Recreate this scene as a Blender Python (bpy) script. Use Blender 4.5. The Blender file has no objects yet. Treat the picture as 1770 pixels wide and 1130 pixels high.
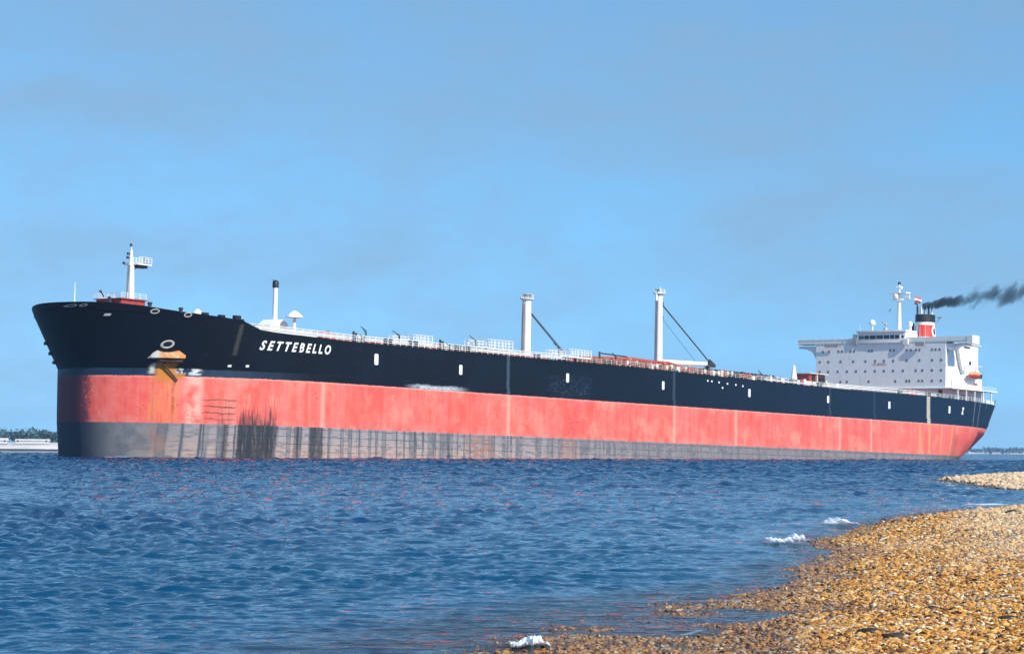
import bpy, bmesh, math, random
import numpy as np
from mathutils import Vector, Matrix, Euler
random.seed(7); rng=np.random.default_rng(11)
SC=bpy.context.scene
COL=SC.collection
R=math.radians
# ------------------------------------------------------------------ camera
F=4000.0; CX,CY=885.0,565.0; CAMH=2.05
_roll=math.atan(.0075); _pitch=math.atan(211.6/F)
FW=np.array([0,math.cos(_pitch),math.sin(_pitch)]); _r=np.array([1.,0,0]); _u=np.cross(_r,FW)
RT=math.cos(_roll)*_r+math.sin(_roll)*_u; UP=-math.sin(_roll)*_r+math.cos(_roll)*_u
cam_d=bpy.data.cameras.new("camera"); cam=bpy.data.objects.new("camera",cam_d); COL.objects.link(cam)
cam_d.sensor_width=36; cam_d.lens=F/1770*36; cam_d.clip_start=.1; cam_d.clip_end=60000
m=Matrix.Identity(4)
for i in range(3):
    m[i][0]=RT[i]; m[i][1]=UP[i]; m[i][2]=-FW[i]
m[2][3]=CAMH
cam.matrix_world=m
SC.camera=cam
# ------------------------------------------------------------------ light
SUN_EL=R(36)
_h=Vector((.70,-.714)).normalized()
sdir=Vector((_h.x*math.cos(SUN_EL),_h.y*math.cos(SUN_EL),math.sin(SUN_EL)))
sl=bpy.data.lights.new("sun",'SUN'); sl.energy=2.9; sl.angle=R(.53); sl.color=(1,.95,.86)
so=bpy.data.objects.new("sun",sl); COL.objects.link(so); so.rotation_euler=sdir.to_track_quat('Z','Y').to_euler()
W=bpy.data.worlds.new("World"); SC.world=W; W.use_nodes=True
nt=W.node_tree; nt.nodes.clear()
out=nt.nodes.new('ShaderNodeOutputWorld'); bg=nt.nodes.new('ShaderNodeBackground'); sky=nt.nodes.new('ShaderNodeTexSky')
sky.sky_type='NISHITA'; sky.sun_disc=False; sky.sun_elevation=SUN_EL; sky.sun_rotation=math.atan2(sdir.x,sdir.y)
sky.altitude=0; sky.air_density=1.0; sky.dust_density=.25; sky.ozone_density=2.2
# lift the lookup a little so the band just over the horizon is clear blue air, and let thin haze drift in it
tc=nt.nodes.new('ShaderNodeTexCoord'); vm=nt.nodes.new('ShaderNodeVectorMath'); vm.operation='ADD'; vm.inputs[1].default_value=(0,0,.20)
vn=nt.nodes.new('ShaderNodeVectorMath'); vn.operation='NORMALIZE'
nt.links.new(tc.outputs['Generated'],vm.inputs[0]); nt.links.new(vm.outputs[0],vn.inputs[0]); nt.links.new(vn.outputs[0],sky.inputs[0])
ns=nt.nodes.new('ShaderNodeTexNoise'); ns.inputs['Scale'].default_value=6; ns.inputs['Detail'].default_value=7; ns.inputs['Roughness'].default_value=.62
mp=nt.nodes.new('ShaderNodeMapping'); mp.inputs['Scale'].default_value=(1,1,2.5)
nt.links.new(tc.outputs['Generated'],mp.inputs[0]); nt.links.new(mp.outputs[0],ns.inputs['Vector'])
rp=nt.nodes.new('ShaderNodeMapRange'); rp.inputs[1].default_value=.35; rp.inputs[2].default_value=.7; rp.inputs[3].default_value=0; rp.inputs[4].default_value=.75
nt.links.new(ns.outputs['Fac'],rp.inputs[0])
tint=nt.nodes.new('ShaderNodeMix'); tint.data_type='RGBA'; tint.blend_type='MULTIPLY'; tint.inputs[0].default_value=1
tint.inputs[7].default_value=(.62,.92,.96,1)
nt.links.new(sky.outputs[0],tint.inputs[6])
mx=nt.nodes.new('ShaderNodeMix'); mx.data_type='RGBA'; mx.inputs[7].default_value=(1.30,1.95,2.72,1)
nt.links.new(rp.outputs[0],mx.inputs[0]); nt.links.new(tint.outputs[2],mx.inputs[6])
nt.links.new(mx.outputs[2],bg.inputs[0]); bg.inputs[1].default_value=.12; nt.links.new(bg.outputs[0],out.inputs[0])
SC.view_settings.view_transform='Standard'; SC.view_settings.look='None'; SC.view_settings.exposure=0.86; SC.view_settings.gamma=1
SC.render.engine='CYCLES'
try:
    SC.cycles.volume_bounces=1; SC.cycles.volume_step_rate=1; SC.cycles.transparent_max_bounces=16
except Exception: pass

# ------------------------------------------------------------------ helpers
def tag(o,label=None,cat=None,group=None,kind=None):
    if label: o['label']=label
    if cat: o['category']=cat
    if group: o['group']=group
    if kind: o['kind']=kind
    return o
def empty(name,mat=None):
    o=bpy.data.objects.new(name,None); COL.objects.link(o); o.empty_display_size=1
    if mat is not None: o.matrix_world=mat
    return o
def link(name,me,mat,parent=None,loc=None):
    o=bpy.data.objects.new(name,me); COL.objects.link(o)
    if mat is not None:
        me.materials.clear(); me.materials.append(mat)
    if parent is not None: o.parent=parent
    if loc is not None: o.location=loc
    return o
class MB:
    """collects simple solids (ship axes u aft, v port, w up when ship=True) into one mesh"""
    def __init__(s,ship=True): s.v=[]; s.f=[]; s.ship=ship
    def P(s,p): return (p[0],-p[1],p[2]) if s.ship else tuple(p)
    def add(s,vs,fs):
        n=len(s.v); s.v+= [s.P(p) for p in vs]
        for f in fs: s.f.append([n+i for i in (f[::-1] if s.ship else f)])
        return s
    def box(s,u0,u1,v0,v1,w0,w1):
        return s.add([(u0,v0,w0),(u1,v0,w0),(u1,v1,w0),(u0,v1,w0),(u0,v0,w1),(u1,v0,w1),(u1,v1,w1),(u0,v1,w1)],
          [(0,3,2,1),(4,5,6,7),(0,1,5,4),(1,2,6,5),(2,3,7,6),(3,0,4,7)])
    def cyl(s,a,b,r0,r1=None,n=10,cap=True):
        r1=r0 if r1 is None else r1
        a=Vector(a); b=Vector(b); d=(b-a).normalized(); x=d.orthogonal().normalized(); y=d.cross(x)
        vs=[]
        for c,r in ((a,r0),(b,r1)):
            for k in range(n):
                t=2*math.pi*k/n; vs.append(tuple(c+x*math.cos(t)*r+y*math.sin(t)*r))
        fs=[(k,(k+1)%n,n+(k+1)%n,n+k) for k in range(n)]
        if cap: fs+=[tuple(range(n))[::-1],tuple(range(n,2*n))]
        return s.add(vs,fs)
    def lathe(s,c,prof,n=16,axis=(0,0,1),sx=1,sy=1):
        c=Vector(c); vs=[]
        for r,z in prof:
            for k in range(n):
                t=2*math.pi*k/n; vs.append((c.x+r*math.cos(t)*sx,c.y+r*math.sin(t)*sy,c.z+z))
        fs=[]
        for j in range(len(prof)-1):
            for k in range(n): fs.append((j*n+k,j*n+(k+1)%n,(j+1)*n+(k+1)%n,(j+1)*n+k))
        fs+=[tuple(range(n))[::-1],tuple((len(prof)-1)*n+k for k in range(n))]
        return s.add(vs,fs)
    def sph(s,c,r,n=12,h=8,sz=1):
        return s.lathe(c,[(max(.001,r*math.sin(math.pi*j/h)),-r*sz*math.cos(math.pi*j/h)) for j in range(h+1)],n)
    def prism(s,poly,v0,v1):      # polygon in (u,w), extruded along v
        n=len(poly); vs=[(p[0],v0,p[1]) for p in poly]+[(p[0],v1,p[1]) for p in poly]
        fs=[(k,(k+1)%n,n+(k+1)%n,n+k) for k in range(n)]+[tuple(range(n))[::-1],tuple(range(n,2*n))]
        return s.add(vs,fs)
    def build(s,name,mat,parent=None,smooth=30,bev=0,loc=None):
        me=bpy.data.meshes.new(name)
        vs=s.v
        me.from_pydata(vs,[],s.f)
        bm=bmesh.new(); bm.from_mesh(me); bmesh.ops.recalc_face_normals(bm,faces=bm.faces)
        if bev: bmesh.ops.bevel(bm,geom=[e for e in bm.edges],offset=bev,segments=2,affect='EDGES',clamp_overlap=True)
        bm.to_mesh(me); bm.free()
        if smooth:
            me.shade_smooth(); me.set_sharp_from_angle(angle=R(smooth))
        return link(name,me,mat,parent,loc)
def copy_tree(o,parent=None):
    c=o.copy(); COL.objects.link(c)
    if parent is not None: c.parent=parent
    for ch in list(o.children): copy_tree(ch,c)
    return c
# node expression helper
class N:
    def __init__(s,nt): s.nt=nt
    def new(s,t,**k):
        n=s.nt.nodes.new(t)
        for a,b in k.items(): setattr(n,a,b)
        return n
    def put(s,sock,v):
        if v is None: return
        if isinstance(v,bpy.types.NodeSocket): s.nt.links.new(v,sock)
        elif isinstance(v,(tuple,list)) and len(v)==3 and sock.type=='RGBA': sock.default_value=(*v,1)
        else: sock.default_value=v
    def m(s,op,a,b=None,c=None,clamp=False):
        n=s.new('ShaderNodeMath',operation=op,use_clamp=clamp); s.put(n.inputs[0],a); s.put(n.inputs[1],b)
        if c is not None: s.put(n.inputs[2],c)
        return n.outputs[0]
    def ss(s,x,a,b,lo=0.,hi=1.):
        n=s.new('ShaderNodeMapRange',interpolation_type='SMOOTHSTEP'); s.put(n.inputs[0],x); s.put(n.inputs[1],a); s.put(n.inputs[2],b); s.put(n.inputs[3],lo); s.put(n.inputs[4],hi); return n.outputs[0]
    def mul(s,*a):
        r=a[0]
        for b in a[1:]: r=s.m('MULTIPLY',r,b)
        return r
    def mix(s,f,a,b,mode='MIX'):
        n=s.new('ShaderNodeMix',data_type='RGBA',blend_type=mode); s.put(n.inputs[0],f); s.put(n.inputs[6],a); s.put(n.inputs[7],b); return n.outputs[2]
    def vec(s,x,y,z):
        n=s.new('ShaderNodeCombineXYZ'); s.put(n.inputs[0],x); s.put(n.inputs[1],y); s.put(n.inputs[2],z); return n.outputs[0]
    def noise(s,v,scale=1.,detail=3.,rough=.55,dist=0.):
        n=s.new('ShaderNodeTexNoise'); s.put(n.inputs['Vector'],v); n.inputs['Scale'].default_value=scale; n.inputs['Detail'].default_value=detail; n.inputs['Roughness'].default_value=rough; n.inputs['Distortion'].default_value=dist; return n.outputs['Fac']
    def scale(s,v,sc):
        n=s.new('ShaderNodeVectorMath',operation='MULTIPLY'); s.put(n.inputs[0],v); n.inputs[1].default_value=sc; return n.outputs[0]
    def rect(s,u,w,u0,u1,w0,w1,su=.3,sw=.3):
        return s.mul(s.ss(u,u0-su,u0+su),s.ss(u,u1-su,u1+su,1.,0.),s.ss(w,w0-sw,w0+sw),s.ss(w,w1-sw,w1+sw,1.,0.))
def material(name):
    m=bpy.data.materials.new(name); m.use_nodes=True
    p=m.node_tree.nodes['Principled BSDF']; return m,N(m.node_tree),p
def paint(name,col,rough=.5,var=.12,dirt=None,scale=.6,metal=0,streak=False,dirtamt=.35):
    m,n,p=material(name)
    g=n.new('ShaderNodeTexCoord').outputs['Object']
    a=n.noise(g,scale,4); c=n.mix(n.ss(a,.3,.7),tuple(x*(1-var) for x in col),tuple(min(1,x*(1+var)) for x in col))
    if dirt:
        b=n.noise(n.scale(g,(1,1,.12)) if streak else g,scale*2.2,5,.65)
        c=n.mix(n.ss(b,.52,.75,0.,dirtamt),c,dirt)
    n.put(p.inputs['Base Color'],c); p.inputs['Roughness'].default_value=rough; p.inputs['Metallic'].default_value=metal
    return m
M={}
M['white']=paint('white_paint',(.88,.88,.87),.5,.03,(.42,.30,.20),.5,streak=True,dirtamt=.30)
M['clean']=paint('clean_white_paint',(.82,.82,.80),.4,.03)
M['black']=paint('black_paint',(.012,.013,.018),.5,.3)
M['dark']=paint('dark_metal',(.03,.03,.035),.6,.4,(.09,.04,.02),1.5)
M['red']=paint('red_oxide_paint',(.38,.05,.035),.6,.25,(.12,.03,.02),.8)
M['oxide']=paint('rust_red_pipe_paint',(.36,.10,.06),.65,.3,(.10,.04,.03),1.2)
M['orange']=paint('orange_paint',(.75,.12,.03),.5,.15)
M['cream']=paint('cream_paint',(.66,.60,.50),.55,.1,(.30,.15,.08),1.0)
M['grey']=paint('grey_paint',(.34,.35,.37),.55,.15,(.2,.1,.06),1.0)
M['glass']=paint('dark_window_glass',(.015,.018,.022),.12,.1)
M['deck']=paint('deck_paint',(.22,.07,.05),.8,.2)
M['funnelred']=paint('funnel_red',(.80,.045,.025),.45,.06)
# ------------------------------------------------------------------ the ship's frame and hull form
P1=None
def _ray(x,y): return FW+RT*(x-CX)/F+UP*(CY-y)/F
D=np.array([0.59278343,0.80518639,-0.01681349]); NP=np.array([0.80530022,-0.59286723,0.]); WW=np.array([0.00996817,0.0135399,0.99985864]); ORG=np.array([-80.13111271,408.54130082,14.82636777])
ship_m=Matrix.Identity(4)
for i in range(3):
    ship_m[i][0]=D[i]; ship_m[i][1]=-NP[i]; ship_m[i][2]=WW[i]; ship_m[i][3]=ORG[i]
def shipw(u,v,w): return Vector(ORG+u*D+v*NP+w*WW)
ip=np.interp
HB=26.5
def u0(w): return 5.6-np.maximum(0,w-1.3)*0.54+np.maximum(0,-8-np.asarray(w,float))*.09
def nu(x): return ip(x,[0,6.8,8.4,11.3,14.4,18.5,21.8,28.9,38.8,43],[5.6,10.2,11.5,14.2,17.2,21.0,24.0,30.4,39.3,43])
def Ent(w): return ip(w,[-17,-10,1.3,11],[42,41,40,38])
def uend(w): return ip(w,[-17,-10,-5,0,8],[330,341,344,346.5,352])
def bend(w): return ip(w,[-17,-10,-6,-2,1,8],[2,8,13,16.3,17.2,17.6])
def hb(u,w):
    xi=np.clip((u-u0(w))/Ent(w),0,1); q=ip(w,[1.3,11],[.6,.55])
    f=(1-(1-xi)**2.1)**q
    t=np.clip((u-(uend(w)-60))/60,0,1)
    return HB*f-(HB-bend(w))*t**2.3
def wedge(u):
    return ip(u,[-1,.7,3.2,6.5,10.4,14.7,19.7,23,25.8,31,47.2,92,145,182,239,288,330,352],
                [12.62,12.62,12.45,12.02,11.35,10.92,10.47,10.04,8.64,8.35,7.95,7.95,8.0,7.6,7.2,7.3,7.05,7.15])
def wdeck(u): return wedge(u)-(1.15 if u<24.2 else .04)
ship=empty('tanker_ship',ship_m)
tag(ship,'huge oil tanker with black, salmon red and grey hull and white superstructure at its stern','ship')
def build_hull():
    A=np.concatenate([[0,.0004,.0012,.0025,.0045,.007,.010,.014,.019,.025,.032,.04,.05],np.arange(.06,.9,.0085),np.linspace(.9,1,22)])
    low=[-17,-15.5,-14,-12,-10,-8.3,-6,-4,-2,-.5,.6,1.28,1.32]
    k=9
    rows=len(low)+k
    vs=[];
    port=[]; star=[]
    for a in A:
        cp=[];cs=[]
        for j in range(rows):
            if j<len(low): w=low[j]
            else: w=None
            if w is None:
                t=(j-len(low)+1)/k
                # iterate for edge height
                w=8.
                for _ in range(12):
                    wt=u0(w)+(uend(w)-u0(w))*a
                    we=wedge(wt); w=1.32+(we-1.32)*t
                u=u0(w)+(uend(w)-u0(w))*a
            else: u=u0(w)+(uend(w)-u0(w))*a
            b=float(hb(u,w)); 
            if w<1.3: b=b+.16*min(1,max(0,(u-5)/4))    # the lower plating stands a little proud below the knuckle
            b=max(b,.12 if w<1.3 else .10)
            if j==0: b*=.9
            cp.append(len(vs)); vs.append((u,-b,w)); cs.append(len(vs)); vs.append((u,b,w))
        port.append(cp); star.append(cs)
    fs=[]
    for i in range(len(A)-1):
        for j in range(rows-1):
            fs.append((port[i][j],port[i+1][j],port[i+1][j+1],port[i][j+1]))
            fs.append((star[i][j],star[i][j+1],star[i+1][j+1],star[i+1][j]))
        fs.append((port[i][0],star[i][0],star[i+1][0],port[i+1][0]))
    for j in range(rows-1):
        fs.append((port[0][j],port[0][j+1],star[0][j+1],star[0][j]))
        fs.append((port[-1][j],star[-1][j],star[-1][j+1],port[-1][j+1]))
    me=bpy.data.meshes.new('hull'); me.from_pydata(vs,[],fs)
    me.shade_smooth(); me.set_sharp_from_angle(angle=R(28))
    # deck
    dv=[];df=[]
    for i in range(len(A)):
        p=vs[port[i][-1]]; z=wdeck(p[0]) ; hbk=max(.05,min(-p[1],float(hb(p[0]+.3,z)))-.2)
        dv+=[(p[0]+(.3 if i==0 else 0),-hbk,z),(p[0]+(.3 if i==0 else 0),hbk,z)]
    for i in range(len(A)-1): df.append((2*i,2*i+1,2*i+3,2*i+2))
    md=bpy.data.meshes.new('deck'); md.from_pydata(dv,[],df)
    return me,md
def hull_material():
    m,n,p=material('hull_paint')
    tcn=n.new('ShaderNodeTexCoord'); g=tcn.outputs['Object']
    sp=n.new('ShaderNodeSeparateXYZ'); n.put(sp.inputs[0],g); u,y,w=sp.outputs
    big=n.noise(g,.09,4,.6); mid=n.noise(g,.45,5,.6); fine=n.noise(g,2.2,4,.6)
    col=n.noise(n.scale(g,(1,1,.06)),.55,4,.6)       # vertical streakiness
    colf=n.noise(n.scale(g,(1,1,.10)),2.6,4,.65)
    _rect=n.rect; side_=n.ss(y,-2.,0.,1.,0.)
    def rect(u_,w_,a,b_,c_,d_,su=.3,sw=.3): return n.mul(_rect(u_,w_,float(nu(a)) if a<43 else a,float(nu(b_)) if b_<43 else b_,c_,d_,su,sw),side_)
    n.rect=rect
    def j(x,amp,src): return n.m('ADD',x,n.m('MULTIPLY',n.m('SUBTRACT',src,.5),amp))
    uj=j(u,1.0,mid); uf=j(u,.8,fine); wj=j(w,1.2,mid); wf=j(w,.35,fine)
    # --- black topsides
    blk=n.mix(n.ss(big,.35,.7),(.0012,.0018,.005),(.002,.0045,.012))
    blk=n.mix(n.ss(u,60,330,0.,.6),blk,(.004,.024,.062))  # distance haze painted in: black turns bluer towards the stern
    blk=n.mix(n.mul(n.ss(w,1.15,1.4,1.,0.),n.ss(u,22,40,1.,0.),n.ss(mid,.2,.7,.45,.95)),blk,(.014,.035,.075))
    blk=n.mix(n.mul(n.ss(colf,.60,.78),.28),blk,(.03,.055,.09))
    blk=n.mix(n.mul(n.ss(fine,.66,.72),n.ss(mid,.5,.62),.5),blk,(.05,.07,.10))
    # --- red belt
    red=n.mix(n.ss(mid,.3,.7),(.79,.100,.075),(.85,.150,.115))
    red=n.mix(n.ss(col,.38,.68,0.,.55),red,(.86,.21,.18))
    red=n.mix(n.mul(n.ss(big,.45,.65),.55),red,(.76,.075,.060))
    red=n.mix(n.ss(u,120,340,0.,.35),red,(.84,.17,.15))
    red=n.mix(n.mul(n.ss(colf,.62,.74),.35),red,(.55,.07,.06))
    red=n.mix(n.mul(n.ss(n.m('ABSOLUTE',w),.0,.45,1.,0.),.55),red,(.90,.42,.36))
    red=n.mix(n.mul(n.ss(n.noise(g,.16,5,.65),.48,.66),.60),red,(.88,.27,.20))
    red=n.mix(n.mul(n.ss(n.noise(n.scale(g,(1,1,.35)),.8,5,.7),.54,.68),.45),red,(.66,.085,.080))
    red=n.mix(n.mul(n.ss(w,-8.3,-6.8,1.,0.),n.ss(mid,.40,.60),.45),red,(.72,.24,.22))
    # plate seams
    sw=n.m('ABSOLUTE',n.m('SUBTRACT',n.m('FRACT',n.m('DIVIDE',u,11.3)),.5)); red=n.mix(n.mul(n.ss(sw,.003,.009,1.,0.),n.ss(mid,.4,.6),.5),red,(.5,.06,.06))
    sh=n.m('ABSOLUTE',n.m('SUBTRACT',n.m('FRACT',n.m('DIVIDE',w,2.7)),.5)); red=n.mix(n.mul(n.ss(sh,.01,.03,1.,0.),n.ss(mid,.45,.6),.3),red,(.5,.06,.06))
    spk=n.noise(g,1.5,2,.5); red=n.mix(n.mul(n.ss(spk,.70,.74),.8),red,(.16,.04,.06))
    blk=n.mix(n.mul(n.ss(sw,.002,.008,1.,0.),n.ss(mid,.35,.6),.14),blk,(.03,.05,.075)); blk=n.mix(n.mul(n.ss(sh,.01,.03,1.,0.),n.ss(mid,.45,.65),.25),blk,(.03,.045,.07))
    # stains on the red belt, plus painted shade at bow and stern
    red=n.mix(n.mul(n.rect(uj,w,12.5,15,-9,1,.6,.5),n.ss(mid,.3,.6),.8),red,(.88,.45,.36))
    red=n.mix(n.mul(n.rect(uj,w,7.6,11.6,-9,1,.35,.5),n.ss(colf,.40,.62,.08,.62)),red,(.80,.26,.07))
    red=n.mix(n.mul(n.rect(uf,w,10.6,10.95,-9,.6,.2,.5),n.ss(mid,.3,.6),.8),red,(.36,.08,.02))
    red=n.mix(n.mul(n.rect(uf,w,8.0,8.25,-9,.6,.2,.5),n.ss(mid,.3,.6),.6),red,(.45,.12,.03))
    drip=n.m('ADD',n.m('MULTIPLY',col,-9.),1.2)      # ragged upper end of the dark curtain
    for (a,b_,top,am) in ((21.2,29,-2.6,.97),(17.6,20.0,-3.2,.55),(23.6,24.6,-1.4,.8),(27.2,28.4,-1.0,.9)):
        cur=n.mul(n.rect(uf,w,a,b_,-20,top,.35,.2),n.ss(n.m('ADD',w,n.m('MULTIPLY',n.m('SUBTRACT',colf,.5),18.)),-11.,-3.,1.,0.),am)
        red=n.mix(cur,red,(.035,.03,.035))
    arc=n.m('ABSOLUTE',n.m('SUBTRACT',n.m('FRACT',n.m('DIVIDE',wj,1.15)),.5))
    red=n.mix(n.mul(n.rect(uf,w,15.2,20.8,-7.6,-3.8,.8,.5),n.ss(arc,.05,.16,1.,0.),.85),red,(.10,.05,.04))
    for (a,b_) in ((289.0,290.4),(283.6,284.6),(297,298),(304.5,306.)):
        red=n.mix(n.mul(n.rect(uf,w,a,b_,-20,2,.5,.5),n.ss(col,.2,.6,.2,.8)),red,(.62,.30,.14))
    for a in (40.5,98,161,188,239,256): red=n.mix(n.mul(n.rect(uf,w,a-.5,a+.6,-20,2,.4,.5),.5),red,(.92,.42,.34))
    red=n.mix(n.mul(n.rect(uj,w,119,123,-8.3,-3,.8,1.5),n.ss(spk,.52,.62),.7),red,(.35,.06,.08))
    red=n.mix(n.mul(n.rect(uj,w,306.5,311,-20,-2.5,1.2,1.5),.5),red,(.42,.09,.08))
    red=n.mix(n.mul(n.ss(n.m('ADD',y,n.m('ADD',n.m('MULTIPLY',n.m('SUBTRACT',fine,.5),3.),n.m('MULTIPLY',n.m('SUBTRACT',mid,.5),4.))),-2.6,-.6),n.ss(u,40,60,1.,0.),.90),red,(.085,.022,.045))  # unlit side of the bow painted dark, ragged edge from worn dark paint
    red=n.mix(n.mul(n.ss(n.m('ADD',uj,n.m('MULTIPLY',w,.25)),329.,332.5),n.ss(wj,-1.6,-.6,1.,0.),.85),red,(.10,.02,.04))  # stern underside: shade of the tuck painted into the red
    # --- grey boot area
    base=n.mix(n.ss(mid,.3,.7),(.125,.128,.148),(.235,.220,.225))
    colm=n.noise(n.vec(n.m('ADD',u,n.m('MULTIPLY',mid,.5)),0,n.m('MULTIPLY',w,.02)),.50,2,.5)
    rows_=n.noise(n.vec(n.m('MULTIPLY',u,.35),0,n.m('MULTIPLY',w,1.5)),1.1,3,.6)
    pale=n.mix(n.ss(w,-13.5,-9.,0.,1.),(.50,.35,.30),(.33,.29,.30))
    pm=n.mul(n.ss(colm,.47,.53),n.ss(rows_,.40,.50,.25,1.),n.ss(u,8,17),n.ss(u,90,170,1.,.25))
    gr=n.mix(n.m('MULTIPLY',pm,.8),base,pale)
    hs=n.m('ABSOLUTE',n.m('SUBTRACT',n.m('FRACT',n.m('DIVIDE',j(w,.5,mid),1.35)),.5)); gr=n.mix(n.mul(n.ss(hs,.03,.09,1.,0.),n.ss(mid,.35,.6,.1,.75),n.ss(u,12,24)),gr,(.05,.045,.055))
    edge=n.mul(n.ss(n.m('ABSOLUTE',n.m('SUBTRACT',colm,.465)),.004,.016,1.,0.),n.ss(u,9,18),n.ss(u,75,135,1.,.12),n.ss(mid,.3,.6,.2,.8))
    gr=n.mix(edge,gr,(.028,.03,.042))
    cell=n.noise(n.vec(n.m('MULTIPLY',u,1.),0,n.m('MULTIPLY',w,1.)),.9,3,.6)
    gr=n.mix(n.mul(n.ss(cell,.52,.66),n.ss(u,60,100),.75),gr,(.30,.22,.23))
    gr=n.mix(n.mul(n.ss(fine,.56,.66),n.ss(u,50,90),.5),gr,(.05,.05,.06))
    low_=n.ss(w,-14.5,-10.5,1.,0.); gr=n.mix(n.mul(low_,n.ss(cell,.40,.60),n.ss(u,20,35),.7),gr,(.40,.25,.21))
    for (a,b_,am) in ((7.8,10.4,.35),(84,93,.5),(117,123,.4)):
        gr=n.mix(n.mul(n.rect(uj,wj,a,b_,-13.5,-8.6,.6,.8),n.ss(mid,.42,.55),am),gr,(.34,.11,.05))
    for (a,b_,am) in ((21.2,28.8,.93),(18.6,19.6,.7),(33.2,34.6,.6),(37.2,40.9,.8)):
        gr=n.mix(n.mul(n.rect(uf,w,a,b_,-30,-7,.3,.4),n.ss(colf,.25,.5,.55,1.),am),gr,(.018,.022,.03))
    gr=n.mix(n.mul(n.ss(n.m('ADD',y,n.m('MULTIPLY',mid,6.)),-5.,3.,0.,.9),n.ss(u,40,60,1.,0.)),gr,(.010,.022,.045))  # shade on the turn of the bow, painted navy into the grey
    # --- assemble by height
    c=n.mix(n.ss(j(w,.12,fine),-8.4,-8.25),gr,red)
    c=n.mix(n.ss(n.m('ADD',j(w,.30,mid),n.m('MULTIPLY',n.m('SUBTRACT',n.noise(g,5.,2),.5),.3)),-.06,.06),c,blk)
    # stains that cross the edge of the black
    def over(c,mask,colr): return n.mix(mask,c,colr)
    c=over(c,n.mul(n.rect(uj,j(w,.9,mid),67,82,.0,.75,3.5,.3),n.ss(fine,.30,.60,.35,1.)),(.50,.55,.60))
    c=over(c,n.mul(n.rect(uj,j(w,-.0,mid),11.0,14.6,.25,1.35,.5,.2),n.ss(n.m('ADD',mid,n.m('MULTIPLY',fine,.5)),.70,.80)),(.62,.66,.66))
    c=over(c,n.mul(n.rect(uj,w,7.4,8.3,.4,2.2,.25,.3),.9),(.60,.60,.54))
    c=over(c,n.mul(n.rect(uf,j(w,2.5,colf),8.4,11.0,-.9,3.3,.4,.8),n.ss(colf,.22,.5,.35,1.)),(.60,.22,.03))
    c=over(c,n.mul(n.rect(uf,w,10.3,12.2,-.5,.6,.4,.3),.8),(.55,.20,.03))
    c=over(c,n.mul(n.rect(uj,wj,112,128,.3,4.6,1.5,1.),n.ss(fine,.56,.62),.35),(.10,.14,.20))
    for (a,h,am,cc) in ((289.3,1.,.85,(.50,.47,.36)),(97.9,.5,.40,(.10,.16,.22)),(161,.5,.3,(.09,.14,.2)),(234,.4,.25,(.10,.14,.2)),(258,.3,.25,(.10,.14,.2)),(19.5,.4,.25,(.20,.18,.15))):
        c=over(c,n.mul(n.rect(uf,w,a-h,a+h,-.2 if a!=19.5 else 4,9.5,.25,.2),n.ss(colf,.15,.45,.4,1.),am),cc)
    for (a,sl) in ((323.2,1.0),(328.4,1.0),(336.6,.7)):
        uu=n.m('ADD',uf,n.m('MULTIPLY',w,0.))
        c=over(c,n.mul(n.rect(uu,w,a-.35,a+.35,0 if sl==1 else 5.5,9.5,.2,.2),n.ss(fine,.3,.5),.5),(.30,.33,.33))
    # wet line just over the water is a dark red-brown weed line: follows the trimmed waterline
    wl=n.m('ADD',w,n.m('MULTIPLY',u,-.01681)); c=over(c,n.ss(n.m('ADD',wl,n.m('MULTIPLY',mid,.35)),-14.7,-14.35,.85,0.),(.07,.03,.035))
    n.put(p.inputs['Base Color'],c)
    n.put(p.inputs['Roughness'],n.ss(w,-.2,.2,.7,.55)); p.inputs['Specular IOR Level'].default_value=.22
    blk_=0
    bp=n.new('ShaderNodeBump'); bp.inputs['Strength'].default_value=.25; bp.inputs['Distance'].default_value=.12
    n.put(bp.inputs['Height'],n.m('ADD',n.noise(g,.28,2),n.m('ADD',n.m('MULTIPLY',fine,.25),n.m('MULTIPLY',n.m('SINE',n.m('MULTIPLY',u,1.18)),.12)))); n.put(p.inputs['Normal'],bp.outputs[0])
    return m
_hm,_dm=build_hull()
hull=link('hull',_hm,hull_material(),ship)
deck=link('deck',_dm,M['deck'],ship)

# ------------------------------------------------------------------ name and marks on the hull
def text_mesh(txt,size,shear=0.,bold=0.,spacing=1.,extr=0.):
    cu=bpy.data.curves.new('txt','FONT'); cu.body=txt; cu.size=size; cu.shear=shear; cu.offset=bold; cu.space_character=spacing; cu.extrude=extr; cu.resolution_u=4
    o=bpy.data.objects.new('txt',cu); COL.objects.link(o)
    dg=bpy.context.evaluated_depsgraph_get(); dg.update()
    me=bpy.data.meshes.new_from_object(o.evaluated_get(dg)); bpy.data.objects.remove(o)
    return me
def hull_text(txt,ua,ub,w0,h,name):
    me=text_mesh(txt,1.,.32,.035,1.55)
    co=np.array([v.co[:] for v in me.vertices]); x0,x1=co[:,0].min(),co[:,0].max(); y0,y1=co[:,1].min(),co[:,1].max()
    bm=bmesh.new(); bm.from_mesh(me)
    for v in bm.verts:
        u=ua+(v.co.x-x0)/(x1-x0)*(ub-ua); w=w0+(v.co.y-y0)/(y1-y0)*h
        v.co=(u,-(float(hb(u,w))+.09),w)
    bmesh.ops.recalc_face_normals(bm,faces=bm.faces); bm.to_mesh(me); bm.free()
    return link(name,me,M['clean'],ship)
nm=hull_text('SETTEBELLO',26.0,42.6,5.15,1.75,'name_lettering'); nm['label']='white slanted capitals spelling the name on the black bow'
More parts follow.
